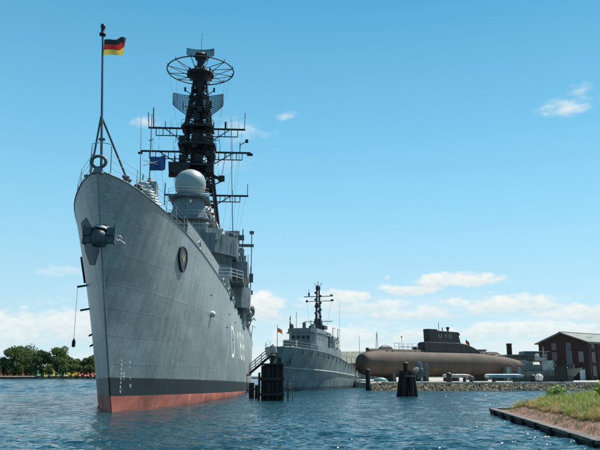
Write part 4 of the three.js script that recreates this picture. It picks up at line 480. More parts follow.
// ───────── submarine ─────────
const sub = tag(grp('submarine'), 'brown museum submarine with dark conning tower standing on the quay', 'submarine');
sub.position.set(10, 0, -115); sub.rotation.y = -Math.atan2(0.832, 0.555);
{
  const S = sub, L = 43.3, cy = interp([[0, 4.1], [30, 4.12], [43.3, 3.7]]), R = interp([[0, 1.2], [0.2, 1.6], [0.7, 1.86], [2, 2.05], [4.5, 2.18], [25, 2.18], [31, 2.05], [36, 1.65], [40, 1.1], [42.5, 0.65], [43.3, 0.25]]);
  const up = interp([[0, 0.86], [3, 0.98], [26, 1.0], [33, 0.9], [43.3, 1]]);
  const hullMap = texture(1024, 512, (i, j) => { const x = i / 1024 * 43, a = j / 512, n = fbm(x * 0.6, a * 8, 5, 101), st = fbm(x * 3.4, a * 2.2, 3, 105), f = fbm(x * 8, a * 50, 2, 107); let v = 0.8 + (n - 0.5) * 0.26 + (st - 0.5) * 0.1 + (f - 0.5) * 0.1; const frame = Math.abs(((x / 2.1) % 1) - 0.5) < 0.008 ? -0.05 : 0; v += frame; const ru = clamp((n - 0.5) * 1.6); return [255 * (v + 0.1 * ru), 255 * (v - 0.02 * ru), 255 * (v - 0.07 * ru)]; });
  const hm = new THREE.MeshStandardMaterial({ color: rgb(0.125, 0.092, 0.074), roughness: 0.8, map: hullMap, bumpMap: relief, bumpScale: 0.01 });
  mesh('pressure_hull', grid(120, 48, (u, v) => { const s = Math.pow(u, 1.5) * L, a = v * Math.PI * 2, c = Math.cos(a); return [Math.sin(a) * R(s) * 0.98, cy(s) - c * R(s) * (c < 0 ? up(s) : 1.06), -s]; }, (u, v) => [Math.pow(u, 1.5), v]), hm, S);
  { const pos = []; for (let k = 0; k < 32; k++) { const P = (q) => { const a = q / 32 * 2 * Math.PI; return [Math.sin(a) * 1.17, cy(0) - Math.cos(a) * 1.2 * (Math.cos(a) < 0 ? 0.86 : 1.06), 0.0]; }; pos.push(0, cy(0), 0.12, ...P(k), ...P(k + 1)); } const g = new THREE.BufferGeometry(); g.setAttribute('position', new THREE.Float32BufferAttribute(pos, 3)); g.computeVertexNormals(); mesh('bow_cap', g, hm, S); }
  for (let i = 0; i < 4; i++) for (const sd of [1, -1]) mesh('torpedo_door', lathe([[0.22, 0], [0.22, 0.05], [0.02, 0.06]], 0, 0, 0, 18).rotateX(Math.PI / 2).translate(sd * 0.42, 3.3 + i * 0.5, 0.06), hm, S);
  mesh('casing', prism([[-0.9, -34], [0.9, -34], [1.15, -8], [0.7, -1.6], [-0.7, -1.6], [-1.15, -8]], 5.9, 6.42, [[-0.6, -33], [0.6, -33], [0.85, -8], [0.5, -2.2], [-0.5, -2.2], [-0.85, -8]]), hm, S);
  const tw = paint(0.030, 0.031, 0.033, 0.6), t = grp('conning_tower', S), W = 0.95;
  mesh('lower_fairing', (() => { const pr = [[14, 6.2], [14, 7.55], [14.4, 7.75], [22.8, 7.72], [24.6, 7.5], [26.2, 7.05], [28, 6.3], [28, 6.2]]; const sh = new THREE.Shape(pr.map(([s, y]) => new THREE.Vector2(s, y))); const g = new THREE.ExtrudeGeometry(sh, { depth: 1.7, bevelEnabled: true, bevelSize: 0.12, bevelThickness: 0.12, bevelSegments: 2 }); return g.translate(0, 0, -0.85).rotateY(Math.PI / 2); })(), tw, t);
  mesh('upper_tower', (() => { const pr = [[15.4, 7.7], [15.3, 10.1], [17.2, 10.1], [17.3, 9.85], [22.4, 9.75], [22.9, 9.6], [22.9, 9.3], [22.6, 9.25], [23.1, 7.7]]; const sh = new THREE.Shape(pr.map(([s, y]) => new THREE.Vector2(s, y))); const g = new THREE.ExtrudeGeometry(sh, { depth: 1.35, bevelEnabled: true, bevelSize: 0.1, bevelThickness: 0.12, bevelSegments: 2 }); return g.translate(0, 0, -0.67).rotateY(Math.PI / 2); })(), tw, t);
  for (const [s, y, r] of [[18.4, 11.5, 0.05], [19.3, 10.6, 0.09], [20.7, 10.55, 0.19]]) mesh('periscope', [bar([0, 9.6, -s], [0, y, -s], r), ...(r > 0.1 ? [B(0.45, 0.35, 0.45, 0, y, -s)] : [])], tw, t);
  const num = { on: (s, y, side, off) => [0.67 + 0.13 + off, y, -s] }; // flat side of the tower
  mesh('tower_number', strokes(num, 1, 17.6, 8.75, 0.62, 0.55, 0.15, 0.012, 'U', 1), plain(0.28, 0.28, 0.26, 0.7), t); mesh('tower_number', strokes(num, 1, 19.1, 8.75, 0.5, 0.55, 0.15, 0.012, '1', 1), plain(0.28, 0.28, 0.26, 0.7), t); mesh('tower_number', strokes(num, 1, 20.1, 8.75, 0.62, 0.55, 0.15, 0.012, '0', 1), plain(0.28, 0.28, 0.26, 0.7), t);
  mesh('deck_hump', new THREE.SphereGeometry(1, 18, 10, 0, Math.PI * 2, 0, Math.PI / 2).scale(0.7, 0.85, 1.6).translate(0, 6.25, -5.6), tw, S); mesh('towing_ring', lathe([[0.35, 6.1], [0.3, 6.55], [0.02, 6.6]], 0, 0, -1.6, 12), tw, S);
  { const r = []; for (const s of [8.2, 9.2, 10.2, 11.2, 12.2]) for (const x of [-0.7, 0.7]) { r.push(bar([x, 6.3, -s], [x, 7.5, -s], 0.035)); if (s < 12) for (const h of [6.9, 7.48]) r.push(bar([x, h, -s], [x, h, -s - 1], 0.03)); } r.push(bar([-0.7, 7.5, -8.2], [0.7, 7.5, -8.2], 0.03), bar([-0.7, 7.5, -12.2], [0.7, 7.5, -12.2], 0.03)); mesh('deck_rail', r, M.railWhite, S); mesh('hatch_cover', [lathe([[0.6, 6.3], [0.6, 6.9], [0.5, 7.0], [0.02, 7.05]], 0, 0, -12.5, 16)], tw, S); mesh('anchor_lamp', [bar([0, 6.3, -9.3], [0, 8.6, -9.3], 0.03), ball(0.14, 0, 8.6, -9.3, 8, 6)], tw, S); }
  for (let k = 0; k < 20; k++) { const s = 5 + k * 1.3; if (s > 13 && s < 29) mesh('flood_slot', B(0.05, 0.16, 0.55, 1.02, 6.05, -s), M.black, S); else mesh('flood_slot', B(0.05, 0.14, 0.5, 0.98, 6.1, -s), M.black, S); }
  for (const s of [6, 13.5, 21, 28.5, 35]) { const r = R(s); mesh('cradle', [prism([[-1.7, -s - 0.35], [1.7, -s - 0.35], [1.7, -s + 0.35], [-1.7, -s + 0.35]], 0.95, cy(s) - r * 0.62, [[-1.5, -s - 0.3], [1.5, -s - 0.3], [1.5, -s + 0.3], [-1.5, -s + 0.3]])], paint(0.12, 0.115, 0.105, 0.9), S); }
  mesh('rudder', [B(0.16, 3.4, 1.5, 0, 3.4, -41.6)], hm, S); mesh('stern_plane', [B(3.6, 0.16, 1.3, 0, 3.5, -40.6)], hm, S);
  { const pr = []; for (let k = 0; k < 5; k++) pr.push(new THREE.SphereGeometry(1, 10, 8).scale(0.26, 0.6, 0.07).translate(0, 0.65, 0).rotateY(0.5).rotateZ(k * 1.2566).translate(0, 3.45, -43.4)); pr.push(lathe([[0.02, -0.3], [0.2, -0.2], [0.2, 0.2], [0.02, 0.3]], 0, 0, 0, 12).rotateX(Math.PI / 2).translate(0, 3.45, -43.3)); mesh('propeller', pr, M.brass, S); }
  mesh('keel_access', [B(0.9, 2.6, 1.1, 2.3, 2.2, -33.6), B(1.0, 0.1, 1.3, 2.3, 3.5, -33.6)], paint(0.22, 0.28, 0.30, 0.6), S);
  S.updateMatrixWorld(true); const f = S.localToWorld(V(0, 7.3, -25.2)); mesh('ensign_staff', bar([0, 6.6, -25.2], [0, 8.6, -25.4], 0.03), M.greyDark, S);
  tricolour(f.x + 0.05, f.y + 0.2, f.z, 0.75, 1.0, -0.3, 'small dark red and black flag behind the submarine conning tower', ['gold', 'red', 'black'], 0.1, 0.9);
}
// ───────── exhibits along the quay ─────────
{
  const G = 1.0, at = (px, D) => (px - 300) / 692 * D;
  { const g = tag(grp('ship_propeller'), 'blue-grey ship propeller mounted on a white post in front of the submarine', 'propeller'); g.position.set(at(421, 99), G, -99); const m = paint(0.07, 0.115, 0.14, 0.5); mesh('post', bar([0, 0, 0], [0, 1.2, 0], 0.14), M.white, g); mesh('hub', lathe([[0.02, -0.45], [0.3, -0.4], [0.36, 0.2], [0.2, 0.45], [0.02, 0.5]], 0, 0, 0, 16).rotateX(Math.PI / 2).translate(0, 1.75, 0), m, g); for (let k = 0; k < 5; k++) mesh('blade', new THREE.SphereGeometry(1, 14, 10).scale(0.46, 0.62, 0.06).translate(0, 0.68, 0).rotateY(0.55).rotateZ(k * 1.2566 + 0.3).translate(0, 1.75, 0), m, g); }
  const torp = (px, D, len, label, body, nose, ry) => { const g = tag(grp('torpedo'), label, 'torpedo'); g.position.set(at(px, D), G, -D); g.rotation.y = ry; mesh('body', lathe([[0.27, 0.5], [0.27, len - 1.2], [0.2, len - 0.5], [0.08, len]], 0, 0, 0, 18).rotateZ(-Math.PI / 2).translate(-len / 2, 0.95, 0), body, g); mesh('warhead', lathe([[0.02, -0.05], [0.14, 0], [0.24, 0.16], [0.27, 0.5]], 0, 0, 0, 18).rotateZ(-Math.PI / 2).translate(-len / 2, 0.95, 0), nose, g); mesh('tail_fin', [B(0.5, 0.6, 0.03, len / 2 - 0.3, 0.95, 0), B(0.5, 0.03, 0.6, len / 2 - 0.3, 0.95, 0)], M.greyDark, g); for (const x of [-len * 0.28, len * 0.25]) mesh('cradle', prism([[-0.16, -0.35], [0.16, -0.35], [0.16, 0.35], [-0.16, 0.35]], 0, 0.74, [[-0.1, -0.3], [0.1, -0.3], [0.1, 0.3], [-0.1, 0.3]]).translate(x, 0, 0), M.steelDark, g); return g; };
  torp(503, 98, 5.6, 'blue torpedo with pinkish white head lying on dark cradles', paint(0.10, 0.25, 0.33, 0.45), paint(0.75, 0.66, 0.62, 0.5), 0.05); torp(456, 101, 4.2, 'plain grey torpedo lying on dark cradles under the submarine', paint(0.36, 0.37, 0.36, 0.5), M.greyLight, 0.05);
  const mine = (px, D, r, mat, label) => { const g = tag(grp('naval_mine'), label, 'mine'); g.position.set(at(px, D), G, -D); mesh('shell', ball(r, 0, r + 0.18, 0), mat, g); mesh('stand', lathe([[r * 0.8, 0], [r * 0.7, 0.12], [r * 0.6, 0.3]], 0, 0, 0, 14), M.steelDark, g); for (let k = 0; k < 7; k++) { const a = k * 0.9, e = 0.3 + (k % 3) * 0.4; mesh('horn', bar([Math.cos(a) * Math.cos(e) * r * 0.95, r + 0.18 + Math.sin(e) * r * 0.95, Math.sin(a) * Math.cos(e) * r * 0.95], [Math.cos(a) * Math.cos(e) * r * 1.22, r + 0.18 + Math.sin(e) * r * 1.22, Math.sin(a) * Math.cos(e) * r * 1.22], 0.05), mat, g); } };
  mine(470, 97, 0.4, paint(0.09, 0.085, 0.08, 0.6), 'round dark naval mine with horns between the two torpedoes'); mine(531, 99, 0.5, M.black, 'black naval mine with horns at the submarine stern'); mine(537.5, 97.5, 0.52, M.white, 'white naval mine with horns in front of the patrol boat');
  { const g = tag(grp('bollard'), 'big black iron bollard beside the grey torpedo', 'bollard'); g.position.set(at(448, 97), G, -97); mesh('post', lathe([[0.46, 0], [0.42, 0.1], [0.36, 0.3], [0.34, 0.85], [0.42, 1.05], [0.4, 1.25], [0.2, 1.4], [0.02, 1.42]], 0, 0, 0, 18), M.black, g); mesh('base_plate', lathe([[0.55, 0], [0.55, 0.06], [0.3, 0.07]], 0, 0, 0, 18), M.steelDark, g); }
  { const g = tag(grp('rescue_dinghy'), 'upturned teal dinghy on the quay beside the submarine bow', 'dinghy'); g.position.set(at(380, 100), G, -100); mesh('hull', new THREE.SphereGeometry(1, 20, 10, 0, Math.PI * 2, 0, Math.PI / 2).scale(1.05, 0.55, 0.6).translate(0, 0.18, 0), paint(0.06, 0.26, 0.27, 0.5), g); mesh('gunwale', torus(1, 0.05, 32, 6).rotateX(Math.PI / 2).scale(1.05, 1, 0.6).translate(0, 0.2, 0), M.white, g); mesh('trestle', [B(0.1, 0.2, 1, -0.5, 0.1, 0), B(0.1, 0.2, 1, 0.5, 0.1, 0)][0], M.timber, g); mesh('trestle', B(0.1, 0.2, 1, 0.5, 0.1, 0), M.timber, g); }
  { const g = tag(grp('information_board'), 'slim blue-grey information board behind the blue torpedo', 'sign'); g.position.set(at(518, 100), G, -100); mesh('post', [bar([-0.2, 0, 0], [-0.2, 2.0, 0], 0.04)], M.greyDark, g); mesh('panel', B(0.5, 1.2, 0.06, 0, 1.5, 0), paint(0.18, 0.28, 0.34, 0.5), g); }
  { const g = tag(grp('stair_tower'), 'black steel stair tower standing in front of the grey patrol boat', 'stairs'); g.position.set(at(559.5, 104), G, -104); for (const [x, z] of [[-0.9, -0.6], [0.9, -0.6], [0.9, 0.6], [-0.9, 0.6]]) mesh('corner_post', B(0.08, 3.3, 0.08, x * 0.75, 1.65, z), M.steelDark, g); mesh('cladding', B(1.3, 2.2, 1.0, 0, 1.25, 0), M.steelDark, g); mesh('landing', B(1.7, 0.1, 1.4, 0, 2.45, 0), M.steelDark, g); for (let k = 0; k < 6; k++) mesh('step', B(0.32, 0.06, 1.0, -0.95 - k * 0.22, 2.2 - k * 0.38, 0), M.steelDark, g); for (const z of [-0.55, 0.55]) mesh('handrail', bar([-0.7, 3.2, z], [-2.2, 1.1, z], 0.03), M.steelDark, g); }
}
// ───────── patrol boat ashore ─────────
{
  const S = tag(grp('patrol_boat'), 'grey-green patrol boat with cross-shaped mast standing ashore before the brick building', 'boat'); S.position.set(45.6, 1.62, -112); S.rotation.y = 1.34; S.scale.setScalar(0.84);
  const F = hullForm({ WL: [[0, 0.03], [2.5, 0.75], [6, 1.35], [10, 1.5], [13, 1.45]], DK: [[0, 0.06], [0.4, 0.5], [2.5, 1.4], [6, 1.85], [10, 1.9], [13, 1.75]], HD: [[0, 1.95], [3, 1.6], [7, 1.3], [13, 1.15]], power: [[0, 1.2], [13, 1]], rake: 1.9, H: 1.95, len: 11.6 });
  const gm = paint(0.10, 0.14, 0.135, 0.5), lo = paint(0.045, 0.09, 0.07, 0.6);
  mesh('hull_side', F.both(() => 0.35, F.hd, 40, 8), gm, S); mesh('hull_bottom', F.both((s) => -0.55, () => 0.35, 40, 6), lo, S); mesh('keel', prism([[-1.3, -13], [1.3, -13], [0.8, -4], [0.1, -1.9], [-0.1, -1.9], [-0.8, -4]], -0.7, -0.4), lo, S); mesh('deck', F.deck((s) => F.hd(s) - 0.05, 30), M.greyLight, S); mesh('transom', B(2.9, 1.7, 0.06, 0, 0.3, -13.45), gm, S);
  mesh('wheelhouse', prism([[-1.1, -7.6], [1.1, -7.6], [1.15, -4.6], [-1.15, -4.6]], 1.2, 3.3, [[-0.95, -7.4], [0.95, -7.4], [0.85, -5.3], [-0.85, -5.3]]), M.greyLight, S); mesh('flying_bridge', prism([[-0.8, -8.6], [0.8, -8.6], [0.8, -6.6], [-0.8, -6.6]], 3.3, 3.9), M.greyLight, S); mesh('radar_dome', ball(0.45, 0, 4.2, -8.2, 14, 10), M.white, S); for (const z of [-5.6, -6.4, -7.1]) mesh('window', B(0.06, 0.45, 0.55, 1.0, 2.75, z), M.glass, S);
  mesh('cabin', prism([[-1.2, -11], [1.2, -11], [1.2, -7.7], [-1.2, -7.7]], 1.1, 2.5), gm, S); mesh('deck_box', B(0.9, 1.6, 1.5, 0.7, 2.2, -9.8), M.greyLight, S); mesh('launcher', [B(0.7, 0.7, 2.2, -0.5, 2.9, -10.2, 0.25)], M.grey, S); mesh('torpedo_tube', bar([1.35, 1.75, -2.6], [1.35, 1.85, -6.6], 0.3), gm, S); mesh('gun', [lathe([[0.5, 1.1], [0.45, 1.8], [0.02, 2.0]], 0, 0, -11.8, 14), bar([0, 1.8, -12], [0, 2.6, -13.2], 0.06)], gm, S);
  const mt = grp('mast', S); mesh('pole', bar([0, 3.2, -7.0], [0, 6.0, -7.0], 0.13, 0.07), M.greyLight, mt); mesh('yard', B(0.09, 0.1, 2.4, 0, 5.0, -7.0), M.greyLight, mt); mesh('radar', B(0.25, 0.3, 1.0, 0, 4.3, -6.8), M.greyLight, mt); mesh('foremast', [bar([0, 1.5, -1.6], [0, 2.6, -1.6], 0.05)], M.greyLight, S);
  for (const z of [-4, -8, -12]) mesh('cradle', prism([[-1.2, z - 0.2], [1.2, z - 0.2], [1.2, z + 0.2], [-1.2, z + 0.2]], -0.75, -0.1), M.timber, S);
}
// ───────── buildings ─────────
{
  const brick = (() => { const t = texture(512, 512, (i, j) => { const row = Math.floor(j / 16), x = (i + (row % 2) * 20) / 40, b = Math.floor(x), jx = (x - b) * 40, jy = j % 16; const m = jx < 2.5 || jy < 2.5, k = hash(((b % 13) + 13) % 13, row, 9), n = fbm(i / 64, j / 64, 4, 131, 8, 8); return m ? [84, 78, 74] : [92 + k * 30 + n * 26 - 13, 60 + k * 14 + n * 16 - 8, 54 + k * 10 + n * 12 - 6]; }, true, [1 / 3.2, 1 / 2.4]); return new THREE.MeshStandardMaterial({ map: t, color: rgb(0.25, 0.235, 0.25), roughness: 0.9, bumpMap: relief, bumpScale: 0.01 }); })();
  const roofM = paint(0.22, 0.245, 0.225, 0.8), blue = paint(0.07, 0.11, 0.17, 0.4), frameM = plain(0.16, 0.17, 0.17, 0.6);
  const win = (parent, x, y, z, w, h, ry, mat = M.glass) => { const g = grp('window', parent); g.position.set(x, y, z); g.rotation.y = ry; mesh('pane', B(w, h, 0.04, 0, 0, 0.03), mat, g); mesh('frame', [B(w + 0.16, 0.09, 0.1, 0, h / 2 + 0.03, 0.05), B(w + 0.16, 0.09, 0.1, 0, -h / 2 - 0.03, 0.05), B(0.09, h, 0.1, -w / 2 - 0.03, 0, 0.05), B(0.09, h, 0.1, w / 2 + 0.03, 0, 0.05), B(0.06, h, 0.08, 0, 0, 0.05), B(w, 0.06, 0.08, 0, h * 0.15, 0.053)], frameM, g); mesh('sill', B(w + 0.3, 0.1, 0.22, 0, -h / 2 - 0.12, 0.1), M.greyDark, g); };
  const b = tag(grp('brick_warehouse'), 'dark red brick building with pitched grey roof and tall windows', 'building'); b.position.set(63.3, 1.0, -152); b.rotation.y = -0.94;
  const sh = new THREE.Shape([[-12.4, -0.2], [0, -0.2], [0, 8.2], [-6.2, 10.45], [-12.4, 8.2]].map((p) => new THREE.Vector2(...p)));
  mesh('wall', new THREE.ExtrudeGeometry(sh, { depth: 32, bevelEnabled: false }).translate(0, 0, -32), brick, b);
  for (const sd of [0, 1]) { const A = sd ? [-13, 8.05] : [0.6, 8.05]; mesh('roof_slope', (() => { const g = beam([A[0], A[1] + 0.16, -15.8], [-6.2, 10.62 + 0.0, -15.8], 33, 0.22); return g; })(), roofM, b); }
  mesh('ridge', B(0.4, 0.16, 33, -6.2, 10.74, -15.8), roofM, b);
  for (let k = 0; k < 4; k++) mesh('skylight', B(1.0, 0.1, 1.6, -2.8, 9.5, -6 - k * 6, 0, 0, -0.36), M.glass, b);
  for (const x of [-4.6, -8.3]) win(b, x, 7.5, 0, 0.95, 1.3, 0, x > -5 ? blue : M.glass); win(b, -8.3, 5.2, 0, 1.0, 1.9, 0); win(b, -4.6, 5.0, 0, 1.2, 2.9, 0, blue); win(b, -1.7, 5.1, 0, 1.0, 2.1, 0, paint(0.2, 0.21, 0.22, 0.4)); win(b, -10.8, 5.2, 0, 0.9, 1.8, 0); for (const x of [-10.8, -8.3, -4.6]) win(b, x, 2.2, 0, 1.0, 1.8, 0);
  { const d = grp('door', b); mesh('leaf', B(1.3, 2.3, 0.08, -1.7, 1.15, 0.05), M.white, d); mesh('lintel', B(1.7, 0.2, 0.14, -1.7, 2.42, 0.07), M.greyDark, d); }
  for (let k = 0; k < 9; k++) { const z = -2 - k * 3.4; win(b, 0, 7.55, z, 0.9, 0.8, Math.PI / 2); win(b, 0, 5.0, z, 1.1, 2.0, Math.PI / 2); win(b, 0, 2.0, z, 1.1, 1.9, Math.PI / 2); mesh('pilaster', B(0.16, 8.2, 0.5, 0.08, 4, z - 1.7), brick, b); }
  mesh('eaves_board', B(0.14, 0.25, 32.6, 0.62, 8.0, -15.8), M.greyDark, b); mesh('downpipe', bar([0.12, 0, -0.5], [0.12, 8, -0.5], 0.07), M.greyDark, b);
  // dark flat-roofed house with a chimney, and the pale sheds in front of it
  const c = tag(grp('flat_roofed_house'), 'dark flat-roofed house with brick chimney behind the submarine stern', 'building'); c.position.set((521 - 300) / 692 * 200, 1.0, -200); const dk = paint(0.075, 0.075, 0.07, 0.85);
  mesh('wall', B(10.5, 6.6, 9, 0, 3.2, 0), dk, c); mesh('roof', [B(11, 0.35, 9.6, 0, 6.7, 0), B(4.5, 1.1, 5, 2.4, 7.3, 0)], M.greyDark, c); mesh('chimney', [B(1.25, 3.4, 1.0, -3.6, 8.2, 1), B(1.45, 0.25, 1.2, -3.6, 9.95, 1)], brick, c); for (let k = 0; k < 4; k++) win(c, -3.6 + k * 2.4, 5.2, 4.52, 1.2, 1.1, 0);
  const s1 = tag(grp('long_shed'), 'long pale low shed with sloping roof beside the brick building', 'shed'); s1.position.set(55, 1.0, -180); mesh('wall', B(16, 3.4, 8, -1, 1.7, 0), paint(0.45, 0.44, 0.40, 0.8), s1); mesh('roof', [prism([[-9.3, -4.5], [7.3, -4.5], [7.3, 4.5], [-9.3, 4.5]], 3.4, 4.5, [[-9.3, -0.5], [7.3, -0.5], [7.3, 0.4], [-9.3, 0.4]])], paint(0.38, 0.38, 0.33, 0.8), s1); mesh('door', B(2.2, 2.6, 0.1, 2, 1.3, 4.04), M.greyDark, s1);
  const s2 = tag(grp('hip_roofed_hall'), 'olive-grey roofed hall behind the minesweeper stern', 'building'); s2.position.set(17, 1.0, -210); mesh('wall', B(17, 4.6, 12, 0, 2.3, 0), paint(0.3, 0.28, 0.24, 0.85), s2); mesh('roof', prism([[-9, -6.6], [9, -6.6], [9, 6.6], [-9, 6.6]], 4.6, 8.2, [[-6, -0.4], [6, -0.4], [6, 0.4], [-6, 0.4]]), paint(0.24, 0.25, 0.20, 0.85), s2); for (let k = 0; k < 5; k++) win(s2, -6 + k * 3, 2.4, 6.02, 1.4, 1.6, 0);
  const s3 = tag(grp('grey_kiosk'), 'small grey flat box building behind the conning tower', 'building'); s3.position.set((475 - 300) / 692 * 170, 1.0, -170); mesh('wall', B(4.4, 7.0, 4, 0, 3.5, 0), M.grey, s3); mesh('roof', B(4.8, 0.25, 4.4, 0, 7.1, 0), M.greyDark, s3); mesh('window_strip', B(3.6, 0.9, 0.06, 0, 6.1, 2.03), M.glass, s3);
  // tall masts behind the submarine bow
  const m1 = tag(grp('mast_frame'), 'pale two-legged mast rising behind the submarine bow', 'mast'); m1.position.set((376.5 - 300) / 692 * 165, 1.0, -165); mesh('leg', bar([-0.5, 0, 0], [0.15, 11.2, 0], 0.11, 0.07), M.rail, m1); mesh('leg', bar([0.75, 0, 0], [0.2, 11.2, 0], 0.1, 0.07), M.rail, m1); mesh('crosspiece', bar([-0.2, 6, 0], [0.45, 6, 0], 0.06), M.rail, m1);
  const m2 = tag(grp('flagpole'), 'single thin pale pole behind the minesweeper stern', 'pole'); m2.position.set((359.5 - 300) / 692 * 160, 1.0, -160); mesh('shaft', bar([0, 0, 0], [0, 9.7, 0], 0.09, 0.05), M.rail, m2); mesh('truck', ball(0.12, 0, 9.75, 0, 8, 6), M.rail, m2);
}
// ───────── far shore: trees, buoys, wharf ─────────
const leafMat = [[0.10, 0.145, 0.055], [0.115, 0.165, 0.055], [0.075, 0.115, 0.05], [0.15, 0.20, 0.06]].map((c) => new THREE.MeshPhysicalMaterial({ color: rgb(...c), roughness: 1, specularIntensity: 0.3, transmission: 0.25, thickness: 0, side: THREE.DoubleSide }));
const bark = paint(0.06, 0.05, 0.04, 0.95);
function tree(x, z, h, w, seed, label, n = 3000, leaf = 0.75, mi = 0, name = 'tree', y0 = 1.2, group) {
  const r = rng(seed), g = tag(grp(name), label, 'tree', group); g.position.set(x, y0, z);
  const limbs = [], lumps = [], th = h * 0.32; for (let k = 0; k < 5; k++) { const a = (k / 5) * 6.28 + r(), rr = w * 0.22; limbs.push(bar([0, th, 0], [Math.cos(a) * rr, th + h * 0.3, Math.sin(a) * rr], 0.16 * h / 12, 0.07 * h / 12, 6)); }
  mesh('trunk', bar([0, -0.3, 0], [0, th + h * 0.2, 0], 0.3 * h / 12, 0.18 * h / 12, 8), bark, g); mesh('limb', limbs, bark, g);
  for (let k = 0; k < 20; k++) { const a = r() * 6.28, t = Math.pow(r(), 1.1), yy = lerp(0.14, 0.86, t) * h, ww = w * 0.5 * Math.sqrt(Math.max(0.05, 1 - Math.pow((yy / h - 0.45) / 0.56, 2))) * (0.25 + 0.62 * r()); lumps.push([Math.cos(a) * ww, yy, Math.sin(a) * ww, (0.13 + 0.11 * r()) * (w * 0.6 + h * 0.4)]); } lumps.push([w * 0.05 * (r() - 0.5), h * 0.86, 0, h * 0.13]);
  const pos = []; for (let i = 0; i < n; i++) { const L = lumps[Math.floor(r() * lumps.length)], a = r() * 6.28, cz = r() * 2 - 1, sz = Math.sqrt(1 - cz * cz), R = L[3] * (0.55 + 0.5 * Math.pow(r(), 0.5)) * (0.8 + 0.4 * r()), c = V(L[0] + Math.cos(a) * sz * R, Math.max(h * 0.03, L[1] + cz * R * 0.85), L[2] + Math.sin(a) * sz * R), s = leaf * (0.6 + 0.8 * r()), u = V(r() - 0.5, r() - 0.5, r() - 0.5).normalize(), v = V(r() - 0.5, r() - 0.5, r() - 0.5).cross(u).normalize(); const A = c.clone().addScaledVector(u, s * 0.6), Bq = c.clone().addScaledVector(v, s * 0.38), C = c.clone().addScaledVector(u, -s * 0.6), D = c.clone().addScaledVector(v, -s * 0.38); pos.push(...A.toArray(), ...Bq.toArray(), ...C.toArray(), ...A.toArray(), ...C.toArray(), ...D.toArray()); }
  const q = new THREE.BufferGeometry(); q.setAttribute('position', new THREE.Float32BufferAttribute(pos, 3)); q.computeVertexNormals(); mesh('crown', q, leafMat[mi], g); return g;
}
